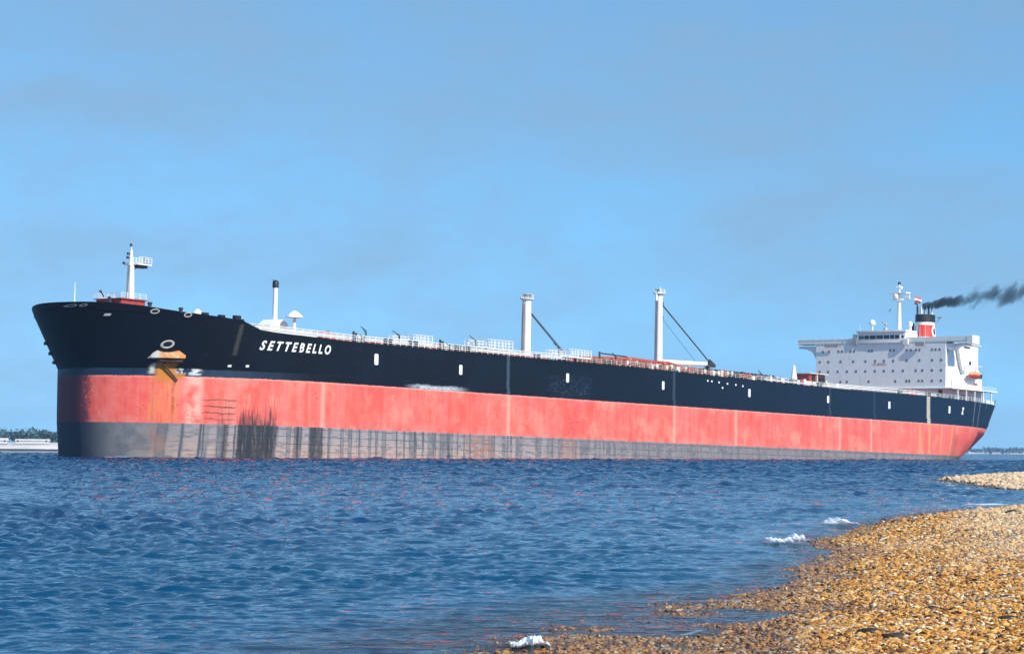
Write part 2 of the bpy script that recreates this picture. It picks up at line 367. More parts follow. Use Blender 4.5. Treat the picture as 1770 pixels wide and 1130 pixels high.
def patch(name,u,w,du,dw,mat,lift=.07,poly=None):
    """thin raised plate following the hull side"""
    mb=MB(); pts=poly or [(-.5,-.42),(-.3,-.5),(.3,-.5),(.5,-.42),(.5,.42),(.3,.5),(-.3,.5),(-.5,.42)]
    n=len(pts); vs=[]
    for l in (-.05,lift):
        for a,b_ in pts:
            uu=u+a*du; w_=w+b_*dw; vs.append((uu,float(hb(uu,w_))+l,w_))
    mb.add(vs,[(k,(k+1)%n,n+(k+1)%n,n+k) for k in range(n)]+[tuple(range(n,2*n))])
    return mb.build(name,mat,ship,0)
for u,w,du,dw in ((55.8,4.99,1.15,2.1),(82,4.3,1.0,1.95),(119,4.4,1.0,1.9),(156.4,4.43,.95,1.9),(194.3,4.3,1.0,1.9),(233,4.28,1.0,1.8),(266.3,4.05,1.1,1.9),(302.7,4.12,1.2,2.0)):
    patch('hull_mark',u,w,du,dw,M['clean'])
patch('hull_mark',312.7,4.15,1.7,2.0,M['clean'],poly=[(-.5,-.5),(.3,-.5),(.3,-.25),(0,-.2),(.5,.3),(.5,.5),(-.3,.5),(-.3,.25),(0,.2),(-.5,-.3)])
for u,w in ((175.4,6.35),(177.2,6.3),(180.4,6.2),(184.2,6.05),(188.0,5.95),(191.2,5.8),(182.,5.0),(21.6,2.1),(24.6,2.2),(3.2,10.4)):
    patch('hull_dot',u,w,.55,.42,M['clean'])
# ring fairleads near the top of the bow and the hawse pipe
def ring(name,u,w,ru,rw,t,mat,arc=1.):
    mb=MB(); n=24; k=8; vs=[]; fs=[]
    for i in range(n):
        a=2*math.pi*i/n
        for q in range(k):
            b_=2*math.pi*q/k; uu=u+(ru+t*math.cos(b_))*math.cos(a); w_=w+(rw+t*math.cos(b_))*math.sin(a)
            vs.append((uu,float(hb(uu,w_))+.05+t*.8*math.sin(b_),w_))
    for i in range(n):
        for q in range(k): fs.append((i*k+q,i*k+(q+1)%k,((i+1)%n)*k+(q+1)%k,((i+1)%n)*k+q))
    mb.add(vs,fs); return mb.build(name,mat,ship,60)
def disc(parent_ring,u,w,ru,rw):
    mb=MB(); n=20; vs=[(u,float(hb(u,w))+.03,w)]
    for i in range(n):
        a=2*math.pi*i/n; uu=u+ru*math.cos(a); w_=w+rw*math.sin(a); vs.append((uu,float(hb(uu,w_))+.05,w_))
    mb.add(vs,[(0,1+i,1+(i+1)%n) for i in range(n)]); o=mb.build('opening',M['black'],ship,0); o.parent=parent_ring
for u,w in ((8.0,11.1),(12.6,10.7),(.15,11.95),(.75,12.0)):
    s=1 if u>2 else .5
    r=ring('fairlead',u,w,.50 if u>2 else .2,.36*s,.08*s,M['cream']); 
    if u>2: disc(r,u,w,.5*s,.35*s)
r=ring('hawse_pipe',11.5,5.5,.72,.60,.15,M['cream']); disc(r,11.5,5.5,.62,.5)
# anchor: crown pocket ledge and fluke
mb=MB(); 
ups=[10.0,10.6,11.5,12.4,13.3,14.3]; vs=[]
for i,u in enumerate(ups):
    b1=float(hb(u,4.3)); b2=float(hb(u,3.1)); pr=[.35,1.0,1.2,1.2,1.0,.35][i]; tp=[3.3,4.25,3.9,3.95,4.3,3.5][i]
    vs+=[(u,b1-.2,tp+.25),(u,b1+.35*pr,tp+.15),(u,float(hb(u,3.1))+pr+.3,3.15),(u,b2-.3,3.0)]
fs=[]
for i in range(5):
    for k in range(4): fs.append((i*4+k,i*4+(k+1)%4,(i+1)*4+(k+1)%4,(i+1)*4+k))
fs+=[(0,1,2,3),(23,22,21,20)]
mb.add(vs,fs)
mm,nn,pp=material('rusted_anchor_ledge'); gg=nn.new('ShaderNodeTexCoord').outputs['Object']; sx=nn.new('ShaderNodeSeparateXYZ'); nn.put(sx.inputs[0],gg)
cc=nn.mix(nn.ss(nn.noise(gg,1.4,4),.42,.6),(.62,.23,.05),(.66,.42,.24)); cc=nn.mix(nn.ss(sx.outputs[0],10.4,11.1,1.,0.),cc,(.66,.64,.56)); nn.put(pp.inputs['Base Color'],cc); pp.inputs['Roughness'].default_value=.8
mb.build('anchor_ledge',mm,ship,25)
mb=MB()
b1=lambda u,w: float(hb(u,w))
mb.cyl((12.2,b1(12.2,3)+.35,3.0),(12.0,b1(12,2)+.45,1.9),.22,.22,8)
mb.cyl((12.0,b1(12,1.9)+.5,2.1),(14.0,b1(14,-.8)+.6,-.8),.20,.13,8)
mb.cyl((11.3,b1(11.3,2.8)+.6,2.7),(14.1,b1(14.1,2.8)+.6,2.6),.34,.30,8)
mb.build('anchor',paint('dark_rusty_iron',(.07,.022,.012),.8,.3),ship,40)

# ------------------------------------------------------------------ rails
def railing(name,pts,h=1.1,step=2.0,r=.045,rails=3,mat=None,parent=ship,jit=True):
    """pts: (u,v,w) polyline"""
    mb=MB(); P=[Vector(p) for p in pts]
    for a,b_ in zip(P[:-1],P[1:]):
        for k in range(rails):
            z=Vector((0,0,h*(k+1)/rails)); mb.cyl(a+z,b_+z,r*.8,n=5,cap=False)
        L=(b_-a).length; q=max(1,int(round(L/step)))
        for i in range(q):
            c=a.lerp(b_,i/q); mb.cyl(c,c+Vector((0,0,h)),r,n=5)
    mb.cyl(P[-1],P[-1]+Vector((0,0,h)),r,n=5)
    return mb.build(name,mat or M['clean'],parent,0)
def edgepts(ua,ub,side=1,inset=.35,n=None,dz=0):
    n=n or max(2,int(abs(ub-ua)/5)); 
    return [(u,side*(float(hb(u,wedge(u)))-inset),float(wedge(u))+dz) for u in np.linspace(ua,ub,n)]
railing('deck_railing',edgepts(26.2,121),h=1.25,step=1.7,r=.07,rails=3)
railing('deck_railing',edgepts(123,196),h=1.1,step=2.1,r=.05,mat=M['cream'])
railing('deck_railing',edgepts(198,344),h=1.1,step=2.3,r=.055)
railing('deck_railing',edgepts(26.2,340,-1),h=1.1,step=3)
railing('deck_railing',[(26.3,v,float(wdeck(26.3))+.0) for v in (-22,-11,0,11,22)],h=1.2,step=2.5)
# white spurnwater, pipe and gear line seen as a white band behind the rail
for ua,ub in ((27,121),(205,300)):
    for off,z,r_ in ((2.2,.55,.16),(3.1,.95,.13),(4.4,1.5,.10)):
        mb=MB(); pts=edgepts(ua,ub,1,off)
        for a,b_ in zip(pts[:-1],pts[1:]): mb.cyl((a[0],a[1],a[2]+z),(b_[0],b_[1],b_[2]+z),r_,n=6,cap=False)
        mb.build('deck_pipeline',M['clean' if off<4 else 'cream'],ship,40)
mb=MB(); mb.box(27.5,46,14,20,8.0,9.15); mb.build('white_deck_coaming',M['white'],ship,20,.03)

# ------------------------------------------------------------------ bow gear
wd=float(wdeck(17))
mb=MB(); mb.cyl((3.4,0,wdeck(3.4)),(3.4,0,16.2),.16,.07,8); mb.sph((3.4,0,16.2),.15,8,6); mb.build('jackstaff',M['clean'],ship,40)
mb=MB(); mb.box(11.5,17.5,-3.0,3.4,wd-.3,14.0); mb.box(17.4,18.2,-1.8,2.6,wd-.3,13.6); mb.box(11.1,17.9,-3.4,3.8,14.0,14.15); mb.build('winch_house',M['red'],ship,20)
mb=MB(); mb.prism([(9.6,wd+.5),(11.3,wd+.5),(11.1,14.2),(10.7,14.4)],.8,1.4); mb.cyl((9.4,1.1,14.3),(8.7,1.1,15.1),.12,n=6); mb.sph((8.6,1.1,15.2),.25,8,6); mb.build('winch_lever',M['dark'],ship,30)
railing('winch_house_railing',[(17.6,3.6,14.15),(11.3,3.6,14.15),(11.3,-3.2,14.15),(17.6,-3.2,14.15)],h=1.,step=1.6)
mb=MB(); mb.cyl((17,0,wd),(17,0,20.5),.92,.62,16); mb.cyl((17,0,20.5),(17,0,23.4),.42,.3,12); mb.cyl((17,0,23.4),(17,0,24.3),.12,.08,8)
mb.cyl((16,.75,14.2),(16.3,.55,20.4),.10,n=6); mb.build('foremast',M['clean'],ship,40)
fm=[o for o in ship.children if o.name=='foremast'][0]
mb=MB(); mb.box(17.3,20.9,-.9,1.5,20.75,20.95); mb.box(15.9,16.6,-.7,.7,20.6,20.8); mb.prism([(17.4,20.75),(19.6,20.75),(17.4,19.6)],-.05,.05); mb.build('mast_platform',M['clean'],fm,20).parent=fm
railing('platform_railing',[(17.6,1.5,20.95),(20.8,1.5,20.95),(20.8,-.9,20.95),(17.6,-.9,20.95)],h=1.25,step=.9,r=.06,parent=fm)
mb=MB(); mb.box(17.9,20.3,-.4,1.0,20.25,20.72); mb.build('floodlight',M['black'],fm,20,.05)
mb=MB(); mb.box(19.8,20.4,.4,1.0,21.6,22.3); mb.cyl((20.1,.7,20.95),(20.1,.7,21.6),.06,n=6); mb.build('signal_lamp',M['grey'],fm,20,.05)
for z,x in ((22.7,16.2),(22.0,16.1),(24.35,16.9),(20.9,15.2)):
    mb=MB(); mb.cyl((x,0,z-.22),(x,0,z+.22),.24,n=8); mb.cyl((x,0,z),(17,0,z),.06,n=6); mb.build('mast_light',M['dark'],fm,40)
mb=MB()
for i in range(26): mb.cyl((15.95,.35,14.4+i*.24),(15.95,.95,14.4+i*.24),.03,n=4)
for v in (.35,.95): mb.cyl((15.95,v,14.2),(15.95,v,20.6),.04,n=5)
mb.build('ladder',M['grey'],fm,0)
# rollers and bitts on the forecastle edge, break of forecastle
for u,h in ((7.3,.9),(11.6,.8)):
    mb=MB(); e=float(hb(u,wedge(u)))-.3; z=float(wedge(u))-.15; mb.lathe((u,e,z),[(.32,0),(.32,h*.6),(.45,h*.7),(.45,h),(.2,h+.1)],12); mb.build('bollard',M['dark'],ship,40)
for u,a,h in ((15.6,.5,.75),(18.4,.5,.75),(21.2,.6,1.1),(22.1,.35,.6)):
    mb=MB(); e=float(hb(u,wedge(u)))-.6; z=float(wedge(u))-.3; mb.box(u-a,u+a*1.6,e-.6,e+.2,z,z+h); mb.build('mooring_roller',M['black'],ship,20,.06)
mb=MB(); u=14.6; e=float(hb(u,wedge(u)))-1.2; mb.prism([(u-.9,wedge(u)-.8),(u+1.1,wedge(u)-.8),(u+.9,wedge(u)+.6),(u+.3,wedge(u)+1.0),(u-.3,wedge(u)+.3)],e-.5,e+.2); mb.build('ventilator',M['white'],ship,30)
# small grab frame standing off the stem
for w in (2.6,4.2,6.0):
    u=float(u0(w))+4.5; v=-float(hb(u,w)); MB().box(u-.4,u+.4,v-.55,v+.3,w-.3,w+.3).build('side_bracket',M['black'],ship,20,.04)

# ------------------------------------------------------------------ gear abaft the forecastle
zd=float(wdeck(56)); 
mb=MB(); mb.cyl((56.3,0,zd),(56.3,0,19.6),.50,.47,14); mb.build('vent_post',M['clean'],ship,40)
vp=[o for o in ship.children if o.name=='vent_post'][0]
mb=MB(); mb.lathe((56.3,0,19.55),[(.52,0),(.62,.1),(.62,1.1),(.5,1.35),(.25,1.5)],14); mb.cyl((56.2,0,20.9),(55.0,.2,21.05),.05,n=5); mb.build('flame_arrester',M['black'],vp,40)
mb=MB(); mb.prism([(51.8,zd),(59.4,zd),(58.9,10.5),(58.0,12.7),(56.8,13.2),(54.8,13.2),(53.3,12.3),(52.6,10.6)],-1.7,1.9); mb.build('vent_base_house',M['white'],vp,25,.08)
for a in (53.6,57.4):
    mb=MB(); mb.box(a-.35,a+.35,1.86,1.98,9.6,10.6); mb.build('porthole',M['grey'],vp,0)
mb=MB(); mb.lathe((57.0,4.5,13.6),[(1.75,0),(1.7,.2),(1.1,.8),(.45,1.25),(.12,1.35)],18); mb.cyl((57.0,4.5,wdeck(57)),(57.0,4.5,13.6),.4,.34,12); mb.build('mushroom_ventilator',M['clean'],ship,35)
def winch(u,v,name='mooring_winch',s=1.):
    z=float(wdeck(u)); mb=MB(); mb.cyl((u,v-1.2*s,z+1.2*s),(u,v+1.2*s,z+1.2*s),.62*s,n=12)
    for q in (-1.2,0,1.2): mb.cyl((u,v+q*s-.06,z+1.2*s),(u,v+q*s+.06,z+1.2*s),1.0*s,n=14)
    mb.box(u-1.0*s,u+1.0*s,v-1.5*s,v+1.5*s,z,z+.45*s); mb.box(u-.6*s,u+.6*s,v+1.4*s,v+2.3*s,z,z+1.7*s)
    return mb.build(name,M['red'],ship,30)
winch(51.5,16); winch(55,13.5,s=1.25); winch(86,18,s=.9); winch(66,17,s=.7); winch(113,18,s=.8)
def davit(u,v,h,reach=1.6):
    z=float(wdeck(u)); mb=MB(); mb.cyl((u,v,z),(u,v,z+h),.15,.12,8); mb.cyl((u,v,z+h),(u-reach,v,z+h+.75),.11,.08,8); mb.cyl((u,v,z+h-.7),(u-.9,v,z+h+.35),.06,n=6)
    return mb.build('davit',M['dark'],ship,40)
davit(60.4,20,2.9); davit(70.6,20,2.7,2.2); davit(98.0,18,3.4,2.2); davit(126.4,19,3.5,2.2); davit(147,20,2.6); davit(214.5,18,2.6,1.5)
def bitts(u,v=24.4,s=1.):
    z=float(wdeck(u)); mb=MB(); 
    for k in (-.6,.6): mb.lathe((u+k*s,v,z),[(.3*s,0),(.3*s,.7*s),(.42*s,.8*s),(.42*s,1.05*s),(.15*s,1.15*s)],10)
    mb.box(u-1.2*s,u+1.2*s,v-.4*s,v+.4*s,z,z+.2*s); return mb.build('bitts',M['dark'],ship,40)
for u,s in ((52.8,1),(61.5,1.2),(69.4,1.3),(83.2,1.2),(86.6,1.2),(110.5,1.),(136,1.),(203,1.),(232,1.1),(276,1.1),(293,1.3)): bitts(u,24.6,s)
for u in (50.6,77.0):
    mb=MB(); z=float(wedge(u))
    for k,h in ((0,2.1),(.8,1.8),(2.2,1.5),(3.0,1.3)): mb.box(u+k-.13,u+k+.13,25.0,25.3,z-.2,z+h)
    mb.box(u-.1,u+.95,25.0,25.3,z+1.55,z+1.8); mb.build('gangway_frame',M['dark'],ship,20)
    mb=MB(); mb.box(u+1.1,u+2.0,24.8,25.4,z-.2,z+1.2); mb.build('fairlead_roller',M['cream'],ship,20,.05)
def platform(u,v,L,wid,h,rh,mat=M['clean']):
    z=float(wdeck(u)); o=MB().box(u-L/2,u+L/2,v-wid/2,v+wid/2,z+h,z+h+.28).build('hose_platform',mat,ship,20,.04)
    for i in range(6):
        a=u-L/2+.3+(L-.6)*i/5
        for vv in (v+wid/2-.3,v-wid/2): MB().box(a-.14,a+.14,vv,vv+.3,z,z+h-.01).build('leg',M['oxide'],o,0)
    q=[(u-L/2,v+wid/2),(u+L/2,v+wid/2),(u+L/2,v-wid/2),(u-L/2,v-wid/2),(u-L/2,v+wid/2)]
    railing('platform_railing',[(a,b_,z+h+.3) for a,b_ in q],h=rh,step=1.2,r=.08,rails=3,parent=o)
    for k in range(3): MB().cyl((u-L*.3+k*L*.3,v-1,z+h*.45),(u-L*.3+k*L*.3,v+2.4,z+h*.45),.32,n=10).build('valve',M['red'],o,40)
    return o
platform(74.2,20,6.2,6,1.0,1.5); platform(99.8,20,8.6,6,1.35,1.7); platform(128.6,20,8.6,6,1.15,1.5)
# kingposts
def kingpost(u,top,r,twin,parent=ship):
    z=float(wdeck(u)); mb=MB()
    if twin:
        mb.cyl((u,0,z),(u,0,top),r*1.02,r*.98,10)
    else: mb.cyl((u,0,z),(u,0,top),r,r*.78,18)
    o=mb.build('derrick_post',M['clean'],parent,35)
    mb=MB()
    mb.cyl((u-1.1*r-.15,.2,z+1),(u-1.05*r,.2,top-1.2),.07,n=6); mb.cyl((u-1.1*r-.15,-.4,z+1),(u-1.05*r,-.4,top-1.2),.07,n=6)
    for i in range(int((top-z-3)/.35)): mb.cyl((u-1.1*r-.12,-.4,z+1+i*.35),(u-1.1*r-.12,.2,z+1+i*.35),.035,n=4)
    mb.build('ladder',paint('brown_ladder_paint',(.20,.10,.08),.7,.2),o,0)
    mb=MB(); mb.lathe((u,0,top-.25),[(r*1.2,0),(r*1.5,.12),(r*1.5,.3)],16); mb.build('masthead',M['clean'],o,35)
    railing('masthead_railing',[(u+r*1.45*math.cos(t),r*1.45*math.sin(t),top) for t in np.linspace(0,2*math.pi,9)],h=.9,step=1.2,r=.05,parent=o)
    for k in ((-1,1) if twin else (-1,)):
        mb=MB(); mb.cyl((u+k*r*.9,0,top),(u+k*r*.9,0,top+.5),.1,n=6); mb.box(u+k*r*.9-.42,u+k*r*.9+.42,-.4,.4,top+.45,top+1.0); mb.build('masthead_lamp',M['dark'],o,20,.08)
    if not twin:
        mb=MB(); mb.cyl((u+.2,0,top),(u+.3,0,top+1.6),.16,.08,8); mb.box(u+.3,u+1.5,-.25,.25,top-.9,top-.4); mb.box(u-1.7,u-.9,-.2,.2,top-1.9,top-.2); mb.build('masthead_bracket',M['clean'],o,30)
    return o
k1=kingpost(140.4,23.6,1.05,True); k2=kingpost(195.6,29.0,1.02,False)
def span(p,q,r,parent,name='span_wire'):
    mb=MB(); mb.cyl(p,q,r,n=6); return mb.build(name,paint('dark_wire',(.06,.075,.085),.6,.2),parent,60)
span((141.6,0,20.6),(154.9,0,12.2),.16,k1); span((141.6,.5,20.4),(154.9,.7,12.0),.07,k1)
span((196.4,0,26.6),(220,0,13.0),.17,k2); span((196.4,0,23.2),(214,0,12.4),.05,k2)
for z in (26.6,23.2):
    mb=MB(); mb.box(196.3,197.1,-.35,.35,z-.4,z+.3); mb.build('cable_block',M['black'],k2,20,.08)
# stowed derrick booms on crutches
mb=MB(); mb.cyl((141.8,0,10.0),(154.9,0,12.0),.30,.22,12); mb.build('derrick_boom',M['grey'],ship,40)
mb=MB(); mb.cyl((197.0,0,12.2),(217.6,0,12.75),.70,.55,14); mb.build('derrick_boom',M['clean'],ship,40)
mb=MB(); mb.box(217.6,221.6,-.5,.5,12.1,12.9); mb.prism([(219.0,12.9),(221.8,12.2),(221.4,13.1),(219.3,14.0)],-.3,.3); mb.box(218.2,218.8,-.5,.5,8,12.1); mb.build('boom_crutch',M['dark'],ship,20); MB().box(209,209.4,-.4,.4,8,12.0).build('boom_crutch',M['cream'],ship,20)
# catwalk
mb=MB(); mb.box(60,300,-1.2,1.2,9.3,9.45)
for u in range(64,300,8): mb.box(u,u+.25,-1.1,-.85,7.6,9.3); mb.box(u,u+.25,.85,1.1,7.6,9.3)
mb.build('catwalk',M['cream'],ship,20)
railing('catwalk_railing',[(60,1.1,9.45),(140,1.1,9.45),(300,1.1,9.45)],h=1.05,step=2.5)
# ------------------------------------------------------------------ cargo manifold amidships
def pipe_run(name,pts,r,mat,n=8):
    mb=MB()
    for a,b_ in zip(pts[:-1],pts[1:]): mb.cyl(a,b_,r,n=n)
    for p_ in pts[1:-1]: mb.sph(p_,r*1.05,8,6)
    return mb.build(name,mat,ship,45)
Z=lambda u: float(wdeck(u))
pipe_run('cargo_pipe',[(133,19.5,Z(133)+1.2),(150,19.5,Z(150)+1.5),(176,19.5,Z(176)+1.9),(182,19.5,Z(182)+1.0),(208,19.5,Z(208)+1.1)],.38,M['oxide'])
pipe_run('cargo_pipe',[(136,17.8,Z(136)+1.9),(160,17.8,Z(160)+2.3),(172,17.8,Z(172)+2.7),(178,17.8,Z(178)+2.0),(204,17.8,Z(204)+1.9)],.42,M['red'])
pipe_run('cargo_pipe',[(150,14,Z(150)+2.6),(163,14,Z(163)+3.2),(174,14,Z(174)+3.0),(181,14,Z(181)+2.3),(206,14,Z(206)+2.6)],.36,M['oxide'])
pipe_run('vapour_pipe',[(139,21,Z(139)+2.9),(150,21,Z(150)+2.7)],.14,M['dark'])
pipe_run('vapour_pipe',[(139,21,Z(139)+.2),(139,21,Z(139)+3.2)],.22,M['dark'])
pipe_run('cargo_pipe',[(206,17,Z(206)+1.5),(224,17,Z(224)+1.0),(262,17,Z(262)+1.0)],.36,M['cream'])
pipe_run('cargo_pipe',[(206,15,Z(206)+2.2),(222,15,Z(222)+2.2),(248,15,Z(248)+1.9)],.33,M['clean'])
pipe_run('fire_main',[(60,10,Z(60)+1.5),(135,10,Z(135)+1.5)],.25,M['oxide'])
k=0
for u in np.arange(134,206,2.05):
    z=Z(u); h=1.0+.8*random.random(); mt=random.choice(['clean','oxide','cream','red','oxide'])
    mb=MB(); mb.cyl((u,21.5,z),(u,21.5,z+h),.24,n=8); mb.cyl((u,21.5,z+h*.8),(u,23.4,z+h*.8),.3,n=8); mb.cyl((u,23.4,z+h*.8),(u,23.55,z+h*.8),.5,n=12)
    if random.random()<.5: mb.cyl((u,21.5,z+h),(u,21.5,z+h+.5),.07,n=5); mb.lathe((u,21.5,z+h+.45),[(.4,0),(.4,.09)],10)
    mb.build('manifold_valve',M[mt],ship,40)
mb=MB()
for u in np.arange(183,216,1.7):
    z=Z(u); mb.lathe((u,20.8,z),[(.5,0),(.5,1.2),(.75,1.4),(.7,1.9),(.2,2.2)],8); mb.box(u-.2,u+.9,19.5,22.5,z+.6,z+1.5)
mb.build('valve_cluster',M['dark'],ship,30)
mb=MB(); mb.box(136,204,15.6,17.0,Z(170)+.3,Z(170)+2.2); mb.build('pipe_trunk',M['oxide'],ship,20,.1)
for u in np.arange(138,204,3.3):
    MB().lathe((u,18.6,Z(u)),[(.35,0),(.35,1.5),(.6,1.6),(.55,2.1),(.2,2.3)],8).build('valve',M[random.choice(['red','oxide','dark','oxide'])],ship,30)
mb=MB(); mb.box(186,200,12,18,Z(190)+1.3,Z(190)+2.3); mb.prism([(164,Z(170)+1.2),(180,Z(180)+1.2),(178,Z(180)+2.2),(171,Z(170)+2.9),(166,Z(170)+2.4)],14.5,16.5); mb.build('manifold_trunk',M['red'],ship,20,.1)
for i,u in enumerate(np.arange(134,232,5.3)):
    z=Z(u); MB().box(u-.35,u+.35,23.6,24.4,z,z+.7+.5*(i%3)).cyl((u,24,z+.7),(u,24,z+1.7),.12,n=6).build('deck_fitting',M[('oxide','dark','red','oxide','cream')[i%5]],ship,20)
for i,u in enumerate((161,167,186.5,201,209,226,238,243)):
    z=Z(u); mb=MB(); mb.box(u-.6,u+.6,22.8,23.8,z,z+1.2+.3*(i%3)); mb.build('deck_locker',M['clean' if i%2 else 'cream'],ship,20,.05)
# abaft the manifold: store of long boxes, tall cowl vent, deck cranes' machinery
for (a,b_,v,h,mt) in ((208,222,18,1.9,'cream'),(223,231,17,1.3,'clean'),(226,229,19,2.0,'dark'),(234,243,16,1.4,'clean')):
    mb=MB(); z=Z(a); mb.box(a,b_,v-1,v+1,z+.5,z+h)
    for q in np.arange(a+.4,b_,2.2): mb.box(q,q+.2,v+.7,v+.98,z,z+.5)
    mb.build('deck_store_box',M[mt],ship,20,.05)
mb=MB(); z=Z(245); mb.lathe((244.9,10,z),[(1.6,0),(1.5,1.4),(.95,2.6),(.6,4.6),(.42,6.0),(.1,6.6)],14); mb.build('cowl_ventilator',M['clean'],ship,40)
mb=MB(); mb.box(238,248.5,8.5,15,z,z+1.9); mb.build('deckhouse',M['white'],ship,20,.06)
z=Z(256)
mb=MB(); mb.box(251.2,259.8,7,11,z+.3,z+4.6); mb.build('pump_house',M['red'],ship,20,.05); ph=[o for o in ship.children if o.name=='pump_house'][0]
mb=MB(); mb.box(252.6,254.0,10.9,11.2,z+1.0,z+4.2); mb.box(256,259.4,10.9,11.2,z+1.4,z+4.1); mb.build('machinery_opening',M['black'],ph,0)
mb=MB(); mb.box(254.7,255.2,11.0,11.4,z,z+4.4); mb.cyl((259.4,11.4,z+2.7),(259.4,11.7,z+2.7),.5,n=10); mb.build('door_frame',M['cream'],ph,30)
mb=MB(); mb.box(250.6,260.4,6.6,11.6,z+4.6,z+4.85); mb.build('roof',M['cream'],ph,20,.03)

# ------------------------------------------------------------------ accommodation block
UF=312.0; AB=333.0; WB=10.7; WT=23.4; HWD=20.6
sup=MB().box(UF,AB,-HWD,HWD,WB,WT).build('superstructure',M['white'],ship,20,.06)
MB().box(UF+1.2,AB+8,-19,18.0,6.9,WB-.01).build('lower_house',M['white'],sup,20,.04)
MB().box(UF-.35,AB+8.5,-HWD-2.5,HWD+2.2,WB-.28,WB).build('boat_deck',M['white'],sup,20,.03)
MB().box(UF-.08,AB+1.5,-HWD-.4,HWD+.4,WT,WT+.18).build('bridge_deck',M['white'],sup,20,.03)
# after part steps down aft
MB().box(AB,AB+2.8,-16,19.6,WB,16.6).build('aft_house',M['white'],sup,20,.06)
MB().box(AB+2.8,AB+5.6,-14,19.2,WB,14.0).build('aft_house',M['white'],sup,20,.06)
mb=MB(); mb.box(AB+1,AB+13,-15,16.5,6.9,9.6); mb.build('poop_house',M['cream'],sup,20,.05)
for u in (316,321.5,327,332.5,338): MB().box(u,u+.35,HWD+1.5,HWD+1.85,7.0,WB-.28).build('stanchion',M['clean'],sup,20)
railing('boat_deck_railing',[(UF-.2,HWD+2.0,WB),(340.8,HWD+2.0,WB)],h=1.05,step=2,parent=sup)
# windows of the front
frame=paint('window_glass',(.14,.15,.165),.3,.2)
def win(v,w,dv=.62,dw=.78,mat=None):
    dv*=.80; dw*=.80
    mb=MB(); mb.box(UF-.05,UF+.02,v-dv/2,v+dv/2,w-dw/2,w+dw/2); return mb.build('window',mat or frame,sup,0)
for v in (-18.3,-16.3,-13.2,-12.1,-9.3,-8.2,-3.4,-2.5,3.4,4.5,8.5,9.8,11.4,12.5,16.4,17.5,18.7): win(v,21.4,.66,.82)
for v in (-19.3,-16.5,-12.5,-8.4,-4.5,-1.4,1.4,4.3,8.5,12.5,16.4,19.2): win(v,18.45,.70,.85)
for v in (-19.3,-16.5,-13.4,-10.4,-7.5,-4.5,-1.5,1.4,4.3,7.4,11.4,13.4,16.4,19.2): win(v,15.6,.70,.85)
for v in (-12.5,-10.4,-3.4,5.0,8.5,9.4,12.3,13.4,16.4,19.2): win(v,12.65,.66,.82)
# faint red letters on the front
tm=text_mesh('NO SMOKING',1.,0,.02,1.15); co=np.array([v.co[:] for v in tm.vertices]); x0,x1=co[:,0].min(),co[:,0].max(); y0_,y1_=co[:,1].min(),co[:,1].max()
for v in tm.vertices:
    t=(v.co.x-x0)/(x1-x0); h=(v.co.y-y0_)/(y1_-y0_); v.co=(UF-.08,-(-2.0+t*4.0),17.25+h*.62)
link('warning_lettering',tm,paint('faded_red_letters',(.50,.12,.14),.6,.1),sup)
# gear standing before the front
def drip(name,u,v,w,s,mat):
    mb=MB(); mb.box(u-s*.4,u+s*.4,v-s,v+s,w,w+s*1.2); mb.cyl((u,v+s*1.2,w),(u-.3,v+s*1.5,w+s*2.2),.12,n=6); return mb.build(name,mat,ship,20,.05)
for i,(u,v,s,mt) in enumerate(((300,-18,1.2,'cream'),(298,-13,.9,'grey'),(300,-9,1.4,'cream'),(302,-1,1.,'cream'),(301,2.5,1.1,'grey'),(303,9,1.2,'cream'),(300,14,1.3,'cream'))): drip('deck_gear',u,v,Z(u),s,M[mt])
mb=MB(); mb.cyl((306,-19,Z(306)),(306,-19,12.6),.16,n=8); mb.cyl((306,-19,12.4),(304.5,-18,13.4),.1,n=6); mb.build('davit',M['dark'],ship,30)
mb=MB(); mb.box(283,289,22.2,23.6,Z(286)+.1,Z(286)+.9); mb.build('stores_bin',M['red'],ship,20,.08)
mb=MB()
for a in np.linspace(0,math.pi,12): pass
arcp=[(288.5+2.6*(1-math.cos(t))*.5*2,21.5,Z(290)+.2+1.6*math.sin(t)) for t in np.linspace(.2,math.pi,10)]
for a,b_ in zip(arcp[:-1],arcp[1:]): mb.cyl(a,b_,.14,n=6)
mb.build('hose_crane',M['grey'],ship,60)
# bridge wings
for sgn,tip in ((-1,26.6),(1,26.9)):
    mb=MB(); mb.box(UF-.12,UF+4.2,sgn*7.4,sgn*tip,23.62,23.95); o=mb.build('bridge_wing',M['clean'],sup,20,.04)
    mb=MB(); mb.box(UF-.12,UF,sgn*7.4,sgn*tip,23.95,25.0); mb.box(UF+4.1,UF+4.2,sgn*7.4,sgn*tip,23.95,25.0); mb.build('wing_bulwark',M['clean'],o,20)
    mb=MB(); mb.box(UF-.2,UF+4.3,sgn*(tip-.0),sgn*(tip+1.9),22.7,25.2) if sgn>0 else mb.box(UF-.2,UF+4.3,-tip-.12,-tip,23.62,25.0); mb.build('wing_cab',M['clean'],o,20,.12)
    # supporting bracket below
    mb=MB(); vs=[]; 
    prof=[(HWD,22.0 if sgn>0 else 19.2),(HWD,23.1),(tip-.2,23.1),(tip-.2,22.5),(HWD+3.2,22.2),(HWD+1.2,21.2)]
    n_=len(prof); vs=[(UF+.3,sgn*a,b_) for a,b_ in prof]+[(UF+3.6,sgn*a,b_) for a,b_ in prof]
    mb.add(vs,[(k,(k+1)%n_,n_+(k+1)%n_,n_+k) for k in range(n_)]+[tuple(range(n_)),tuple(range(n_,2*n_))[::-1]])
    mb.build('wing_bracket',M['clean'],o,20)
railing('bridge_wing_railing',[(UF-.3,-26.5,25.0),(UF-.3,-8,25.0)],h=.35,step=2,rails=1,parent=sup)
